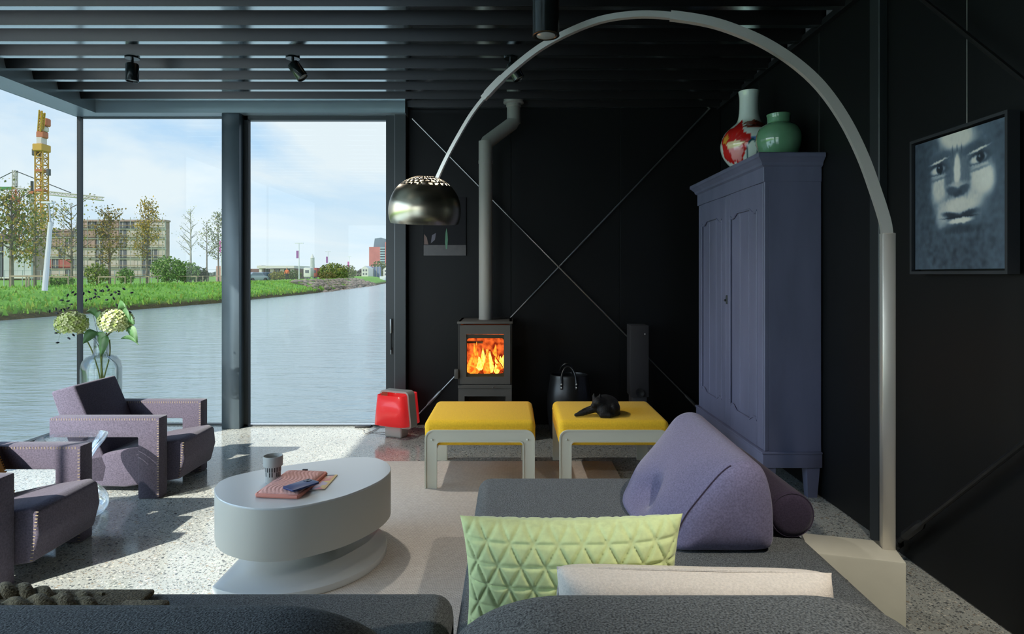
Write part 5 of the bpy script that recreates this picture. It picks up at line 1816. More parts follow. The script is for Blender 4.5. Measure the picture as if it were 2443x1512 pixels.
# ------------------------------------------------------------------ porcelain on the wardrobe
vc = Vector((1.605, 4.26, 2.0045))
prof = [(0.075, 0.0), (0.085, 0.004), (0.12, 0.03), (0.165, 0.09), (0.184, 0.15), (0.180, 0.20), (0.155, 0.255), (0.115, 0.295), (0.082, 0.325), (0.068, 0.36), (0.062, 0.42), (0.062, 0.49), (0.068, 0.53), (0.066, 0.533), (0.058, 0.52), (0.055, 0.40), (0.06, 0.33)]
pp = [(p.x, p.z) for p in bezier_smooth([(a, 0, b_) for a, b_ in prof], 5)]
m = MB(); NV = 120
m.lathe(pp, NV, vc, 0, None, True, False)
cc = []
va = math.atan2(-vc.y, -vc.x)        # direction from the vase to the viewer
def blob_(a, z, a0, z0, ra, rz, rough=0.0):
    da = (a - a0)
    q = math.atan2((z - z0) / rz, da / ra)
    rr_ = 1 + 0.14 * math.sin(q * 5 + 1) + 0.06 * math.sin(q * 9)
    return math.hypot(da / ra, (z - z0) / rz) < rr_
white = lin(222, 230, 224)
for (r_, z) in pp:
    for k in range(NV):
        a = 2 * PI * k / NV
        s = (a - va + PI) % (2 * PI) - PI          # <0 : one side, >0 : the other
        c_ = white
        if blob_(s, z, -0.62, 0.165, 0.62, 0.145): c_ = lin(196, 34, 30)
        if blob_(s, z, -0.50, 0.105, 0.28, 0.060): c_ = lin(232, 150, 150)
        if blob_(s, z, -0.52, 0.155, 0.34, 0.022): c_ = lin(238, 214, 170)
        if blob_(s, z, -0.95, 0.20, 0.16, 0.030): c_ = lin(220, 160, 60)
        if blob_(s, z, 0.35, 0.290, 0.62, 0.032): c_ = lin(120, 44, 24)
        if blob_(s, z, 0.42, 0.275, 0.42, 0.012): c_ = lin(60, 24, 18)
        if blob_(s, z, 0.45, 0.180, 0.38, 0.022): c_ = lin(90, 130, 190)
        if abs(math.hypot((s - 0.12) / 0.2, (z - 0.09) / 0.085) - 1) < 0.12 and z > 0.05: c_ = lin(30, 80, 90)
        if abs(math.hypot((s - 0.62) / 0.3, (z - 0.07) / 0.085) - 1) < 0.1 and z > 0.05: c_ = lin(30, 80, 90)
        cc.append(c_)
o = m.obj('porcelain_vase', attr_mat('painted_glaze', rough=0.15, coat=0.5), origin=vc, smooth=70, cols=cc)
tag(o, 'long necked white porcelain vase painted with a red flower', 'vase')
jc = Vector((1.655, 3.90, 2.0045))
prof = [(0.075, 0.0), (0.085, 0.005), (0.115, 0.05), (0.133, 0.11), (0.132, 0.16), (0.112, 0.205), (0.078, 0.228), (0.068, 0.235), (0.068, 0.268), (0.072, 0.284), (0.070, 0.288), (0.062, 0.285), (0.060, 0.24), (0.10, 0.19), (0.11, 0.1), (0.002, 0.02)]
m = MB(); m.lathe([(p.x, p.z) for p in bezier_smooth([(a, 0, b_) for a, b_ in prof], 4)], 64, jc)
o = m.obj('celadon_jar', mat('celadon_glaze', lin(104, 150, 116), rough=0.12, coat=0.6, var=0.12, vscale=9), origin=jc, smooth=70)
tag(o, 'squat green celadon jar beside the painted vase', 'jar')

# ------------------------------------------------------------------ portrait on the right wall
PX = XR - 0.062
py0, py1, pz0, pz1 = 2.215, 2.759, 1.302, 1.882
pic = thing('portrait_painting', (PX + 0.03, (py0 + py1) / 2, pz0), 'blue grey painted portrait of a face in a slim dark frame', 'painting')
m = MB()
fw, fd = 0.012, 0.045
M_pframe = mat('portrait_frame', lin(44, 46, 50), rough=0.4)
for lo, hi in (((PX, py0, pz0), (PX + fd, py0 + fw, pz1)), ((PX, py1 - fw, pz0), (PX + fd, py1, pz1)),
               ((PX, py0 + fw, pz0), (PX + fd, py1 - fw, pz0 + fw)), ((PX, py0 + fw, pz1 - fw), (PX + fd, py1 - fw, pz1))):
    m.box(lo, hi)
m.obj('frame', M_pframe, pic, smooth=0)
m = MB(); m.box((PX + fd - 0.004, py0 + 0.004, pz0 + 0.004), (PX + fd, py1 - 0.004, pz1 - 0.004)); m.obj('backing', M_black, pic, smooth=0)
NU, NVv = 170, 190
ca, cb, cz0, cz1 = py1 - fw - 0.008, py0 + fw + 0.008, pz0 + fw + 0.008, pz1 - fw - 0.008
U, T = np.meshgrid(np.linspace(0, 1, NU), np.linspace(0, 1, NVv))   # U: left to right as seen, T: top to bottom
rs = np.random.RandomState(4)
def blur(a, n):
    for _ in range(n):
        a = (a + np.roll(a, 1, 0) + np.roll(a, -1, 0) + np.roll(a, 1, 1) + np.roll(a, -1, 1)) / 5
    return a
cloud = blur(rs.rand(NVv, NU), 14); cloud = (cloud - cloud.min()) / (cloud.max() - cloud.min())
strok = blur(np.repeat(rs.rand(NVv // 5, NU), 5, 0)[:NVv], 2)
UU = U + 0.014 * (cloud - 0.5); TT = T + 0.014 * (strok - 0.5)
val = 0.27 + 0.10 * (cloud - 0.5)
def g(u0, t0, su, st, ang=0.0, pw=1.0):
    du, dt = UU - u0, (TT - t0) * 1.07
    c_, s_ = math.cos(ang), math.sin(ang)
    a, b_ = du * c_ + dt * s_, -du * s_ + dt * c_
    return np.exp(-((a / su) ** 2 + (b_ / (st * 1.07)) ** 2) ** pw)
def mixv(v, target, k):
    return v * (1 - k) + target * k
# large lit planes of the face
val = mixv(val, 0.44, 0.85 * g(0.55, 0.33, 0.36, 0.42, 0.05, 3))
val = mixv(val, 0.80, 0.95 * g(0.50, 0.03, 0.20, 0.10, 0.15, 3))
val = mixv(val, 0.74, 0.9 * g(0.31, 0.38, 0.105, 0.13, 0.25, 2.5))
val = mixv(val, 0.86, 0.95 * g(0.78, 0.37, 0.135, 0.115, 0.55, 2.5))
val = mixv(val, 0.82, 0.9 * g(0.52, 0.535, 0.23, 0.065, -0.05, 2.5))
val = mixv(val, 0.68, 0.8 * g(0.34, 0.60, 0.07, 0.10, 0.2, 2))
val = mixv(val, 0.74, 0.8 * g(0.70, 0.48, 0.09, 0.09, 0.3, 2))
# brow and eye sockets
val = mixv(val, 0.30, 0.9 * g(0.31, 0.165, 0.17, 0.05, -0.10, 2.5))
val = mixv(val, 0.28, 0.9 * g(0.72, 0.150, 0.18, 0.05, -0.05, 2.5))
val = mixv(val, 0.36, 0.8 * g(0.51, 0.16, 0.10, 0.05, 0, 2))
for q in (0.46, 0.51, 0.56):
    val = mixv(val, 0.24, 0.7 * g(q, 0.125, 0.007, 0.035, 0, 1.5))
# nose
val = mixv(val, 0.36, 0.92 * g(0.41, 0.31, 0.045, 0.12, 0.12, 2.5))
val = mixv(val, 0.38, 0.92 * g(0.61, 0.31, 0.045, 0.12, -0.12, 2.5))
val = mixv(val, 0.90, 0.97 * g(0.51, 0.275, 0.038, 0.115, 0, 3))
val = mixv(val, 0.66, 0.9 * g(0.51, 0.385, 0.115, 0.025, 0, 2))
val = mixv(val, 0.27, 0.97 * g(0.46, 0.425, 0.075, 0.036, 0.3, 3))
val = mixv(val, 0.27, 0.97 * g(0.575, 0.425, 0.075, 0.036, -0.3, 3))
val = mixv(val, 0.24, 0.9 * g(0.515, 0.45, 0.05, 0.025, 0, 2))
# eyes
for u0, t0, an in ((0.30, 0.24, -0.10), (0.745, 0.225, -0.12)):
    val = mixv(val, 0.20, 0.95 * g(u0, t0, 0.115, 0.052, an, 3))
    val = mixv(val, 0.80, 0.95 * g(u0 - 0.015, t0 + 0.006, 0.085, 0.030, an, 3))
    val = mixv(val, 0.13, 1.0 * g(u0 + 0.012, t0, 0.046, 0.036, 0, 4))
    val = mixv(val, 0.55, 0.8 * g(u0 + 0.0, t0 - 0.012, 0.010, 0.008, 0, 2))
    val = mixv(val, 0.84, 0.9 * g(u0 - 0.005, t0 - 0.058, 0.105, 0.009, an - 0.05, 2))
    val = mixv(val, 0.62, 0.8 * g(u0 - 0.01, t0 + 0.052, 0.085, 0.009, an + 0.1, 2))
    val = mixv(val, 0.25, 0.6 * g(u0, t0 + 0.075, 0.10, 0.012, an, 1.5))
# mouth and chin
val = mixv(val, 0.20, 0.97 * g(0.45, 0.603, 0.115, 0.024, 0.18, 2.5))
val = mixv(val, 0.20, 0.97 * g(0.62, 0.603, 0.115, 0.024, -0.18, 2.5))
val = mixv(val, 0.13, 0.95 * g(0.53, 0.622, 0.19, 0.008, 0, 2))
val = mixv(val, 0.92, 0.95 * g(0.54, 0.648, 0.13, 0.021, -0.03, 2.5))
val = mixv(val, 0.20, 0.8 * g(0.55, 0.71, 0.22, 0.035, 0, 2))
val = mixv(val, 0.24, 0.8 * g(0.06, 0.4, 0.14, 0.7, 0, 2.5))
val = mixv(val, 0.30, 0.8 * g(0.99, 0.55, 0.10, 0.6, 0, 2.5))
val = mixv(val, 0.36, 0.35 * g(0.42, 0.80, 0.05, 0.06, 0, 1))
val = np.clip(val * (0.94 + 0.12 * strok) + 0.05 * (cloud - 0.5), 0.05, 0.95)
# map the value to a blue grey to ivory paint scale
stops = [0.0, 0.2, 0.35, 0.55, 0.75, 0.95]
pal = np.array([lin(16, 20, 27), lin(44, 54, 66), lin(92, 108, 124), lin(156, 168, 178), lin(226, 222, 212), lin(246, 242, 232)])
rgb = np.stack([np.interp(val, stops, pal[:, i]) for i in range(3)], -1)
m = MB()
m.grid(lambda a, b_: Vector((PX + 0.012, ca + (cb - ca) * a, cz1 + (cz0 - cz1) * b_)), NU, NVv)
m.obj('canvas', attr_mat('oil_paint', rough=0.4, bump=0.2, bscale=160), pic, smooth=0, cols=rgb.reshape(-1, 3))
m = MB(); m.tube([(PX + 0.03, 2.453, pz1 - 0.002), (PX + 0.03, 2.453, ZR)], 0.0016, 5); m.obj('hanging_wire', M_nickel, pic)

# small dark picture behind the lamp shade
sp_ = thing('small_picture', (-0.58, YB - 0.012, 1.463), 'small dark unframed still life hanging on the back wall', 'picture')
m = MB(); m.rbox((-0.763, YB - 0.022, 1.463), (-0.396, YB - 0.001, 1.97), 0.002, 1); m.obj('panel', mat('picture_dark', lin(12, 11, 16), rough=.45, spec=.2), sp_)
m = MB(); m.box((-0.762, YB - 0.0235, 1.464), (-0.397, YB - 0.022, 1.555)); m.obj('painted_table', mat('picture_brown', lin(56, 50, 48), rough=.3, var=.3, vscale=12), sp_, smooth=0)
gp = [(-0.578, 1.58), (-0.571, 1.52), (-0.560, 1.52), (-0.553, 1.60), (-0.557, 1.66), (-0.566, 1.70), (-0.573, 1.66)]
m = MB(); m.prism(gp, YB - 0.025, YB - 0.0235, XZ); m.obj('green_reflection', mat('reflection_green', lin(60, 120, 84), rough=.3), sp_, smooth=0)  # green sliver stands in for a reflection in the picture glass
m = MB(); m.prism([(-0.758, 1.56), (-0.72, 1.56), (-0.735, 1.62), (-0.758, 1.65)], YB - 0.025, YB - 0.0235, XZ); m.obj('painted_jug', mat('picture_orange', lin(96, 60, 40), rough=.3), sp_, smooth=0)
m = MB(); m.prism([(-0.70, 1.57), (-0.665, 1.60), (-0.655, 1.66), (-0.69, 1.64)], YB - 0.025, YB - 0.0235, XZ); m.obj('painted_cloth', mat('picture_mauve', lin(74, 68, 84), rough=.3), sp_, smooth=0)

# ------------------------------------------------------------------ wood stove
M_iron = mat('grey_cast_steel', lin(74, 72, 68), rough=0.55, spec=0.4, var=0.06, vscale=8)
M_flue = mat('grey_flue_paint', lin(140, 138, 132), rough=0.5, spec=0.3)
SY0, SY1 = 4.83, 5.27
sx0, sx1 = -0.415, 0.0
stv = thing('wood_stove', (-0.2075, 5.05, 0), 'square grey steel wood stove with a glass door and burning fire', 'stove')
zst0, zst1 = 0.43, 0.94
m = MB()
m.box((sx0, SY0 + 0.02, zst0), (sx0 + 0.02, SY1, zst1)); m.box((sx1 - 0.02, SY0 + 0.02, zst0), (sx1, SY1, zst1))
m.box((sx0, SY1 - 0.02, zst0), (sx1, SY1, zst1)); m.box((sx0, SY0 + 0.02, zst0), (sx1, SY1, zst0 + 0.03))
m.obj('body', M_iron, stv, smooth=0)
m = MB(); m.rbox((sx0 - 0.006, SY0 - 0.004, zst1 - 0.02), (sx1 + 0.006, SY1, zst1), 0.004, 2); m.obj('top_plate', M_iron, stv)
m = MB(); m.rbox((sx0, SY0 + 0.0, zst0 - 0.005), (sx1, SY0 + 0.03, zst0 + 0.022), 0.003, 1); m.obj('sill', M_iron, stv)
m = MB(); m.box((sx0 + 0.004, SY0 + 0.012, zst0 + 0.02), (sx0 + 0.014, SY0 + 0.02, zst1 - 0.02)); m.box((sx1 - 0.014, SY0 + 0.012, zst0 + 0.02), (sx1 - 0.004, SY0 + 0.02, zst1 - 0.02)); m.obj('door_gap', M_black, stv, smooth=0)
# door frame with rounded window opening
dx0, dx1, dz0, dz1 = sx0 + 0.014, sx1 - 0.014, zst0 + 0.03, zst1 - 0.028
wx0, wx1 = xc(1113, SY0), xc(1203, SY0)
wz0, wz1 = CAMZ - (899 - HY) / FPX * SY0, CAMZ - (797 - HY) / FPX * SY0
dm = MB()
for lo, hi in (((dx0, SY0, dz0), (wx0, SY0 + 0.03, dz1)), ((wx1, SY0, dz0), (dx1, SY0 + 0.03, dz1)), ((wx0, SY0, dz0), (wx1, SY0 + 0.03, wz0)), ((wx0, SY0, wz1), (wx1, SY0 + 0.03, dz1))):
    dm.box(lo, hi)
door = dm.obj('door', M_iron, stv, smooth=0)
fx0, fx1 = wx0 + 0.004, wx1 - 0.002
fz0, fz1 = CAMZ - (892 - HY) / FPX * SY0, CAMZ - (807 - HY) / FPX * SY0
m = MB()     # dark printed border of the glass with a rounded opening
op = [(fx0 + a, fz0 + b_) for a, b_ in rr(fx1 - fx0, fz1 - fz0, 0.022, 6)]
n = len(op)
mid = Vector(((fx0 + fx1) / 2, (fz0 + fz1) / 2))
ou = []
for a, b_ in op:
    dx, dz = a - mid.x, b_ - mid.y
    k = min(((wx1 - mid.x) if dx > 0 else (mid.x - wx0)) / max(abs(dx), 1e-5), ((wz1 - mid.y) if dz > 0 else (mid.y - wz0)) / max(abs(dz), 1e-5))
    ou.append((mid.x + dx * k, mid.y + dz * k))
m.add([(a, SY0 + 0.02, b_) for a, b_ in op] + [(a, SY0 + 0.02, b_) for a, b_ in ou], [(i, (i + 1) % n, n + (i + 1) % n, n + i) for i in range(n)])
m.obj('glass_border', mat('stove_glass_border', lin(62, 52, 26), rough=.35), door, smooth=0)
m = MB(); m.add([(wx0, SY0 + 0.024, wz0), (wx1, SY0 + 0.024, wz0), (wx1, SY0 + 0.024, wz1), (wx0, SY0 + 0.024, wz1)], [(0, 1, 2, 3)]); m.obj('glass', glass_mat('stove_glass', (1, .97, .93), 1.45, 0, .8), door, smooth=0)
m = MB(); m.rbox((sx0 - 0.028, SY0 - 0.02, CAMZ - (903 - HY) / FPX * SY0), (sx0 + 0.006, SY0 + 0.012, CAMZ - (880 - HY) / FPX * SY0), 0.006, 2); m.obj('handle', M_iron, door)
# firebox lining, logs and flames
def fire_mat(name, c0, c1, s0, scale=30, z0=0.5, z1=0.8):
    m = bpy.data.materials.new(name); m.use_nodes = True
    nt = m.node_tree; nt.nodes.clear()
    out = nt.nodes.new('ShaderNodeOutputMaterial'); em = nt.nodes.new('ShaderNodeEmission')
    tc = nt.nodes.new('ShaderNodeTexCoord'); no_ = nt.nodes.new('ShaderNodeTexNoise'); no_.inputs['Scale'].default_value = scale; no_.inputs['Detail'].default_value = 6
    nt.links.new(tc.outputs['Object'], no_.inputs['Vector'])
    rp = nt.nodes.new('ShaderNodeValToRGB'); rp.color_ramp.elements[0].position = .35; rp.color_ramp.elements[1].position = .65
    rp.color_ramp.elements[0].color = c0 + (1,); rp.color_ramp.elements[1].color = c1 + (1,)
    nt.links.new(no_.outputs['Fac'], rp.inputs[0]); nt.links.new(rp.outputs[0], em.inputs[0]); em.inputs[1].default_value = s0
    nt.links.new(em.outputs[0], out.inputs[0])
    return m
M_glow = fire_mat('glowing_firebrick', lin(120, 30, 12), lin(250, 110, 44), 0.9, 22)
M_fl1 = fire_mat('yellow_flame', lin(255, 150, 40), lin(255, 226, 110), 1.5, 40)
M_fl2 = fire_mat('orange_flame', lin(230, 80, 20), lin(255, 160, 50), 1.2, 40)
M_log = fire_mat('ember_log', lin(50, 16, 8), lin(220, 70, 24), 0.7, 60)
bx0, bx1, bz0, bz1 = sx0 + 0.03, sx1 - 0.03, zst0 + 0.05, zst1 - 0.05
m = MB(); m.box((bx0, SY0 + 0.26, bz0), (bx1, SY0 + 0.29, bz1)); m.box((bx0, SY0 + 0.06, bz0), (bx0 + 0.01, SY0 + 0.26, bz1)); m.box((bx1 - 0.01, SY0 + 0.06, bz0), (bx1, SY0 + 0.26, bz1)); m.box((bx0, SY0 + .06, bz0 - .01), (bx1, SY0 + .29, bz0))
m.obj('firebrick_lining', M_glow, stv, smooth=0)
m = MB(); m.box((bx0, SY0 + 0.20, fz1 - 0.06), (bx0 + 0.15, SY0 + 0.26, fz1 - 0.045)); m.obj('baffle', M_black, stv, smooth=0)
xm = (fx0 + fx1) / 2
for a, b_, r0 in (((xm - .12, SY0 + .1, bz0 + .03), (xm + .03, SY0 + .2, bz0 + .17), .032), ((xm + .13, SY0 + .1, bz0 + .03), (xm + .01, SY0 + .18, bz0 + .21), .034), ((xm - .1, SY0 + .14, bz0 + .035), (xm + .12, SY0 + .12, bz0 + .03), .03)):
    a, b_ = Vector(a), Vector(b_)
    m = MB(); m.tube([a, a.lerp(b_, .3) + Vector((0, 0, .006)), a.lerp(b_, .7), b_], [r0, r0 * 1.1, r0 * .95, r0 * .8], 9); m.obj('log', M_log, stv, smooth=50)
r = random.Random(21)
for k in range(26):
    bx = xm + r.uniform(-.13, .13); by = SY0 + r.uniform(.07, .22); h = r.uniform(.07, .17) * (1.35 if -.1 < bx - xm < .06 else .8); w = r.uniform(.018, .042)
    zb = bz0 + r.uniform(.02, .09)
    lx = r.uniform(-.02, .03)
    m = MB(); m.tube([(bx, by, zb), (bx + lx * .2, by, zb + h * .25), (bx + lx * .5, by, zb + h * .6), (bx + lx, by, zb + h)], [w * .5, w, w * .55, w * .06], 7)
    m.obj('flame', M_fl1 if k % 2 else M_fl2, stv, smooth=70)
al = bpy.data.lights.new('arc_bulb', 'POINT'); al.energy = 3.0; al.color = (1, .93, .84); al.shadow_soft_size = .03
alo = bpy.data.objects.new('arc_bulb', al); COL.objects.link(alo); alo.parent = arc; alo.location = sc_ + Vector((0, 0, .11)) - wloc(arc)
fl = bpy.data.lights.new('fire_glow', 'POINT'); fl.energy = 2.0; fl.color = (1, .5, .2); fl.shadow_soft_size = .06
flo = bpy.data.objects.new('fire_glow', fl); COL.objects.link(flo); flo.parent = stv; flo.location = Vector((xm, SY0 + .12, .68)) - wloc(stv)
# lower pedestal with log niche and feet
m = MB()
m.box((sx0 + 0.002, SY0 + 0.004, 0.03), (sx0 + 0.05, SY1, zst0 - 0.005)); m.box((sx1 - 0.05, SY0 + 0.004, 0.03), (sx1 - 0.002, SY1, zst0 - 0.005))
m.box((sx0 + 0.05, SY0 + 0.004, 0.365), (sx1 - 0.05, SY1, zst0 - 0.005)); m.box((sx0 + 0.05, SY1 - 0.02, 0.03), (sx1 - 0.05, SY1, 0.365))
m.box((sx0 + 0.05, SY0 + 0.01, 0.03), (sx1 - 0.05, SY1, 0.06))
m.obj('pedestal', M_iron, stv, smooth=0)
for x in (sx0 + 0.03, sx1 - 0.03):
    m = MB(); m.box((x - 0.03, SY0 + 0.004, 0.0), (x + 0.03, SY1, 0.032)); m.obj('foot', M_black, stv, smooth=0)
m = MB(); m.ell((sx0 + 0.27, SY0 - 0.008, zst0 + 0.004), (0.008, 0.012, 0.006), n=8); m.obj('air_lever', M_iron, stv)

flue = thing('flue_pipe', (-0.212, 5.05, 0.94), 'grey stove flue pipe with an angled offset to the ceiling', 'flue pipe')
zb_ = 2.355
fp = [Vector((-0.212, 5.05, 0.9405)), Vector((-0.212, 5.05, 2.20))]
m = MB(); m.tube([(-0.212, 5.05, 0.9405), (-0.212, 5.05, 2.20)], 0.055, 28, up=(0, 1, 0)); m.obj('pipe_section', M_flue, flue, smooth=50)
m = MB(); m.tube([(-0.212, 5.05, 2.19), (-0.212, 5.05, 2.215), (-0.212, 5.05, 2.215), (-0.212, 5.05, 2.37)], [0.0575, 0.0575, 0.056, 0.056], 28, up=(0, 1, 0)); m.obj('pipe_collar', M_flue, flue, smooth=50)
m = MB()
m.tube([(-0.212, 5.05, 2.33), (-0.200, 5.06, 2.365), (0.0, 5.19, 2.545), (0.014, 5.20, 2.575)], [0.0555] * 4, 28, up=(-.55, .83, 0)); m.obj('pipe_elbow', M_flue, flue, smooth=50)
m = MB(); m.tube([(0.014, 5.20, 2.55), (0.014, 5.20, 2.72)], 0.0555, 28, up=(0, 1, 0)); m.obj('pipe_section', M_flue, flue, smooth=50)
m = MB(); m.lathe([(0.058, -0.045), (0.062, -0.04), (0.062, -0.02), (0.085, -0.012), (0.085, 0.0)], 32, (0.014, 5.20, 2.729)); m.obj('ceiling_collar', M_flue, flue)

# ------------------------------------------------------------------ leather bag
M_leather = mat('black_leather', lin(20, 21, 22), rough=0.33, spec=0.5, bump=0.15, bscale=140)
bgc = Vector((0.455, 5.0, 0))
bag = thing('leather_bag', bgc, 'black leather log bag with two loop handles beside the stove', 'bag')
prof = [(0.001, 0.004), (0.125, 0.003), (0.14, 0.02), (0.158, 0.14), (0.168, 0.25), (0.165, 0.35), (0.15, 0.44), (0.143, 0.50), (0.139, 0.502), (0.136, 0.49), (0.15, 0.3), (0.12, 0.03), (0.001, 0.025)]
m = MB(); m.lathe([(p.x, p.z) for p in bezier_smooth([(a, 0, b_) for a, b_ in prof], 4)], 48, bgc, M=Matrix.Diagonal((1.06, .85, 1, 1))); m.obj('body', M_leather, bag, smooth=60)
for s, off in ((-1, -0.105), (1, 0.105)):
    pth = []
    for k in range(17):
        a = PI * k / 16
        pth.append(bgc + Vector((-0.015 + math.cos(a) * 0.058, s * (0.13 - 0.05 * math.sin(a)), 0.47 + math.sin(a) * 0.11)))
    pth = [pth[0] - Vector((0, 0, .06))] + pth + [pth[-1] - Vector((0, 0, .06))]
    m = MB(); m.tube(pth, 0.0085, 8, up=(0, 1, 0)); hd = m.obj('handle', M_leather, bag, smooth=60)
    for x in (0.043, -0.073):
        for z in (0.425, 0.452):
            m = MB(); m.ell(bgc + Vector((x, s * 0.141, z)), (0.007, 0.005, 0.007), n=10); m.obj('rivet', M_nickel, hd)

# ------------------------------------------------------------------ loudspeaker
spk = thing('loudspeaker', (1.045, 5.23, 0), 'slim dark floor standing loudspeaker left of the wardrobe', 'loudspeaker')
M_spk = mat('speaker_cloth', lin(38, 36, 38), rough=0.9, bump=.4, bscale=600, bdist=.001)
m = MB(); m.rbox((0.972, 5.135, 0.30), (1.118, 5.32, 0.885), 0.004, 2); m.obj('cabinet', M_spk, spk)
m = MB(); m.rbox((0.985, 5.15, 0.02), (1.105, 5.31, 0.30), 0.004, 2); m.obj('plinth', mat('plinth_grey', lin(60, 58, 60), rough=.7), spk)
m = MB(); m.rbox((0.965, 5.12, 0.0), (1.125, 5.33, 0.022), 0.003, 1); m.obj('base', M_black, spk)
m = MB(); M_ = Matrix.Rotation(PI / 2, 4, 'X')
m.lathe([(0.03, 0), (0.036, 0.004), (0.036, 0.012), (0.028, 0.012), (0.015, 0.004)], 24, (1.045, 5.136, 0.335), 0, M_); m.obj('port', M_black, spk)
m = MB(); m.ell((1.085, 5.133, 0.815), (0.006, 0.003, 0.006), n=8); m.obj('badge', M_nickel, spk)

# ------------------------------------------------------------------ red table lamp on the floor
M_redsh = mat('red_shade', lin(222, 44, 44), rough=0.45, spec=0.4, emis=lin(236, 40, 44), estr=0.22, coat=.3)
M_lampg = mat('lamp_grey', lin(176, 174, 166), rough=0.45)
LB = Vector((xc(948, 5.06), 5.06, 0))
rl = thing('red_lamp', LB, 'red double shade lamp with a pale grey loop frame on the floor', 'lamp')
RL = Matrix.Translation(LB) @ Matrix.Rotation(math.radians(-24), 4, 'Z')
m = MB(); m.rbox((-0.085, -0.055, 0.0), (0.075, 0.055, 0.095), 0.016, 4, M=RL); m.obj('base', M_lampg, rl, smooth=50)
def trap(wb, wt, z0, z1, r_=0.03):
    pts = [Vector((-wb / 2, 0, z0)), Vector((wb / 2, 0, z0)), Vector((wt / 2, 0, z1)), Vector((-wt / 2, 0, z1))]
    out_ = []
    for i in range(4):
        p, a, b_ = pts[i], pts[i - 1], pts[(i + 1) % 4]
        da, db = (a - p).normalized(), (b_ - p).normalized()
        for k in range(6):
            t_ = k / 5
            out_.append((p + da * r_ * (1 - t_) ** 2 + db * r_ * t_ ** 2))
    return out_
lp = trap(0.315, 0.255, 0.085, 0.365)
m = MB(); m.sweep([RL @ p for p in lp], [(-0.007, -0.045), (0.007, -0.045), (0.007, 0.045), (-0.007, 0.045)], RL.to_3x3() @ Vector((0, 1, 0)), closed=True); m.obj('loop_frame', M_lampg, rl, smooth=40)
def shade_(y0, y1):
    """tapered open shade: curved face between the loop and its front"""
    m = MB()
    n = 14
    vs, fs = [], []
    for (zz, hw) in ((0.105, 0.15), (0.225, 0.136), (0.345, 0.122)):
        sec = []
        # U plan from the loop outwards, rounded corners
        for k in range(n + 1):
            a = PI * k / n
            c_, s_ = math.cos(a), math.sin(a)
            q = (abs(c_) ** 5 + abs(s_) ** 5) ** (-1 / 5)
            sec.append(Vector((-c_ * q * hw, y0 + (y1 - y0) * s_ * q, zz)))
        vs += [RL @ p for p in sec]
    for j in range(2):
        for k in range(n):
            fs.append((j * (n + 1) + k, j * (n + 1) + k + 1, (j + 1) * (n + 1) + k + 1, (j + 1) * (n + 1) + k))
    m.add(vs, fs)
    # return edge so the sheet has thickness
    m.add([RL @ (RL.inverted() @ Vector(p) * 1.0) + Vector((0, 0, 0)) for p in []], [])
    o = m.obj('shade', M_redsh, rl, smooth=60)
    so = o.modifiers.new('thick', 'SOLIDIFY'); so.thickness = 0.003
    return o
shade_(-0.048, -0.125); shade_(0.048, 0.125)
lb = bpy.data.lights.new('lamp_bulb', 'POINT'); lb.energy = 0.5; lb.color = (1, .75, .5); lb.shadow_soft_size = .03
lbo = bpy.data.objects.new('lamp_bulb', lb); COL.objects.link(lbo); lbo.parent = rl; lbo.location = (0, 0, .2)
m = MB(); m.ell(LB + Vector((0, 0, .2)), (.028, .028, .036), n=12); m.obj('bulb', mat('warm_bulb', lin(255, 230, 190), emis=lin(255, 214, 160), estr=2.0), rl)
cb_ = MB(); cb_.tube(bezier_smooth([RL @ Vector((-.06, .05, .01)), F(890, 1030, .006), F(868, 1024, .006), F(872, 1034, .006), F(893, 1026, .006), F(905, 1018, .006)], 8), 0.003, 6)
cb_.obj('cable', M_lampg, rl)
ps = F(868, 1016, 0.01)
m = MB(); m.rbox((ps.x - 0.07, ps.y - .03, 0.0), (ps.x + 0.06, ps.y + .02, 0.018), 0.004, 2)
tag(m.obj('floor_track_stop', M_black, origin=(ps.x, ps.y, 0)), 'flat black power strip on the floor by the sliding door', 'power strip')

# ------------------------------------------------------------------ ceiling spots
M_spot = mat('black_spot_lacquer', lin(22, 26, 26), rough=0.2, spec=0.6)
M_lens = mat('spot_lens', lin(150, 152, 146), rough=0.15)
def spot(c, tilt, label, r_=0.039, L=0.115):
    c = Vector(c)
    t = thing('ceiling_spot', c, label, 'spotlight', 'black ceiling spotlights')
    m = MB(); m.lathe([(0.045, -0.012), (0.045, 0.0)], 20, c); m.obj('mount', M_spot, t)
    m = MB(); m.tube([c + Vector((0, 0, -.01)), c + Vector((0, 0, -.05))], 0.009, 10); m.obj('stem', M_spot, t)
    M_ = Matrix.Rotation(tilt, 4, 'Y')
    m = MB(); m.lathe([(r_ * .9, 0.0), (r_, -0.006), (r_, -L), (r_ * .9, -L), (r_ * .86, -L + .012)], 28, c + Vector((0, 0, -.045)), 0, M_); b_ = m.obj('body', M_spot, t, smooth=40)
    m = MB(); m.lathe([(r_ * .86, -L + .012), (r_ * .5, -L + .008), (0.001, -L + .006)], 20, c + Vector((0, 0, -.045)), 0, M_, False, False); m.obj('lens', M_lens, b_)
    return t
spot((xc(316, 4.13), 4.13, ZR - .0005), 0.0, 'black ceiling spotlight pointing straight down at the left')
s2 = spot((xc(699, 4.13), 4.13, ZR - .0005), -0.62, 'black ceiling spotlight tilted to the right')
def beam(fix, energy, target, off, cone=100):
    l = bpy.data.lights.new('added_fill_beam', 'SPOT'); l.energy = energy; l.color = (1, .94, .85); l.spot_size = math.radians(cone); l.spot_blend = 1.0; l.shadow_soft_size = 0.036
    b_ = bpy.data.objects.new('added_fill_beam', l); COL.objects.link(b_); b_.parent = fix; b_.location = off
    b_.rotation_euler = (Vector(target) - wloc(fix) - Vector(off)).to_track_quat('-Z', 'Y').to_euler()
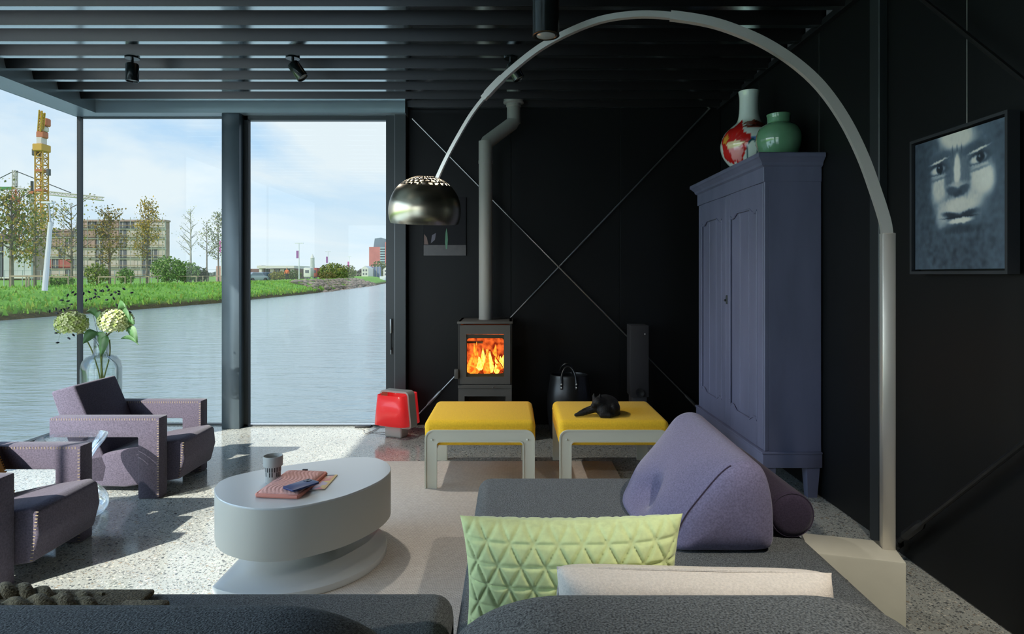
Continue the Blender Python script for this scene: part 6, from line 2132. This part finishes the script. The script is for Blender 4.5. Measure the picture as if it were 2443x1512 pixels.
beam(s2, 70, (0.0, 3.9, 0.3), (math.sin(0.62) * 0.125, 0, -0.045 - math.cos(0.62) * 0.125))  # beam added to an unlit spot to brighten the stools and rug
spot((xc(1219, 4.13), 4.13, ZR - .0005), -0.5, 'black ceiling spotlight half hidden by the arc lamp arm')
ov = spot((1.25, 0.85, ZR - .0005), -0.1, 'added unseen ceiling spotlight lighting the sofa from above the viewer')  # out-of-view fixture added to brighten the cushions and marble base
ol = bpy.data.lights.new('added_fill_beam', 'SPOT'); ol.energy = 120; ol.color = (1, .93, .82); ol.spot_size = math.radians(78); ol.spot_blend = 0.8; ol.shadow_soft_size = 0.035
olo = bpy.data.objects.new('added_fill_beam', ol); COL.objects.link(olo); olo.parent = ov; olo.location = (0.0, 0.0, -0.165)
olo.rotation_euler = Vector((-0.25, 0.8, -2.3)).to_track_quat('-Z', 'Y').to_euler()
pc = Vector((xc(1303, 2.4), 2.40, ZR))
pl = thing('pendant_spot', pc, 'long black cylinder pendant spotlight at the top of the picture', 'spotlight')
zb2 = CAMZ + (HY - 84) / FPX * 2.4
m = MB(); m.tube([(pc.x, pc.y, ZR - 0.0005), (pc.x, pc.y, zb2)], 0.0505, 36, up=(0, 1, 0)); m.obj('body', M_spot, pl, smooth=40)
m = MB(); m.lathe([(0.036, -0.001), (0.036, -0.003), (0.02, -0.006), (0.001, -0.007)], 24, (pc.x, pc.y, zb2), 0, None, False, False); m.obj('lens', M_lens, pl)
m = MB(); m.lathe([(0.0505, 0.0), (0.052, -0.002), (0.045, -0.004), (0.038, -0.002)], 32, (pc.x, pc.y, zb2), 0, None, False, False); m.obj('trim_ring', M_spot, pl)

# ------------------------------------------------------------------ cat on the stool
def cat():
    zc = 0.418
    b = MB()
    def e(c, s, rot=None):
        b.ell((c[0], c[1], zc + c[2]), s, rot, 18)
    e((0.595, 4.00, 0.058), (0.085, 0.105, 0.060))
    e((0.632, 3.95, 0.046), (0.048, 0.065, 0.047))
    e((0.560, 3.955, 0.060), (0.052, 0.065, 0.055))
    e((0.575, 3.915, 0.038), (0.055, 0.05, 0.038))
    e((0.536, 3.925, 0.082), (0.038, 0.036, 0.034))      # head
    e((0.508, 3.905, 0.070), (0.020, 0.019, 0.016))      # muzzle
    e((0.520, 3.915, 0.062), (0.026, 0.024, 0.018))
    for p0, p1, r0, r1 in (((0.55, 3.92, 0.055), (0.44, 3.90, 0.022), 0.026, 0.016), ((0.44, 3.90, 0.022), (0.395, 3.895, 0.013), 0.016, 0.012),
                           ((0.56, 3.96, 0.06), (0.46, 3.955, 0.030), 0.026, 0.015), ((0.46, 3.955, 0.03), (0.415, 3.93, 0.014), 0.016, 0.012),
                           ((0.55, 3.87, 0.016), (0.60, 3.865, 0.016), 0.016, 0.016),
                           ((0.67, 4.04, 0.02), (0.665, 3.93, 0.016), 0.016, 0.015), ((0.665, 3.93, 0.016), (0.60, 3.865, 0.014), 0.014, 0.011)):
        a, c = Vector((p0[0], p0[1], zc + p0[2])), Vector((p1[0], p1[1], zc + p1[2]))
        for k in range(7):
            q = a.lerp(c, k / 6); rr_ = r0 + (r1 - r0) * k / 6
            b.ell(q, (rr_, rr_, rr_), None, 10)
    for ex, ey, tx, ty in ((0.548, 3.935, 0.550, 3.938), (0.520, 3.945, 0.514, 3.952)):
        b.tube([(ex, ey, zc + 0.098), (tx, ty, zc + 0.120), (tx + .002, ty, zc + 0.142)], [0.017, 0.011, 0.002], 8, up=(0, 1, 0))
    o = b.obj('tmp', M_black, origin=(0.58, 3.96, zc), smooth=0)
    md = o.modifiers.new('r', 'REMESH'); md.mode = 'VOXEL'; md.voxel_size = 0.0045
    sm = o.modifiers.new('s', 'SMOOTH'); sm.iterations = 6; sm.factor = 0.5
    dg = bpy.context.evaluated_depsgraph_get()
    me = bpy.data.meshes.new_from_object(o.evaluated_get(dg))
    bpy.data.objects.remove(o)
    me.name = 'fur'
    zmin = 0.001
    for v in me.vertices:
        if v.co.z < zmin: v.co.z = zmin
    me.materials.clear()
    me.materials.append(mat('black_fur', lin(9, 8, 8), rough=0.5, spec=0.3, var=.5, vscale=60, bump=.8, bscale=260, bdist=.004, sheen=.04, col2=lin(20, 18, 17)))
    for p in me.polygons: p.use_smooth = True
    t = thing('cat', (0.58, 3.96, zc), 'black cat curled up on the right yellow stool', 'cat')
    fo = bpy.data.objects.new('body', me); COL.objects.link(fo); fo.parent = t
    for ex, ey, ez in ((0.515, 3.897, 0.088), (0.532, 3.890, 0.088)):
        m = MB(); m.ell((ex, ey, zc + ez), (0.004, 0.003, 0.003), n=8); m.obj('eye', mat('cat_eye', lin(90, 84, 40), rough=.15), t)
    m = MB(); m.ell((0.493, 3.894, zc + 0.072), (0.004, 0.004, 0.003), n=8); m.obj('nose', M_black, t)
cat()
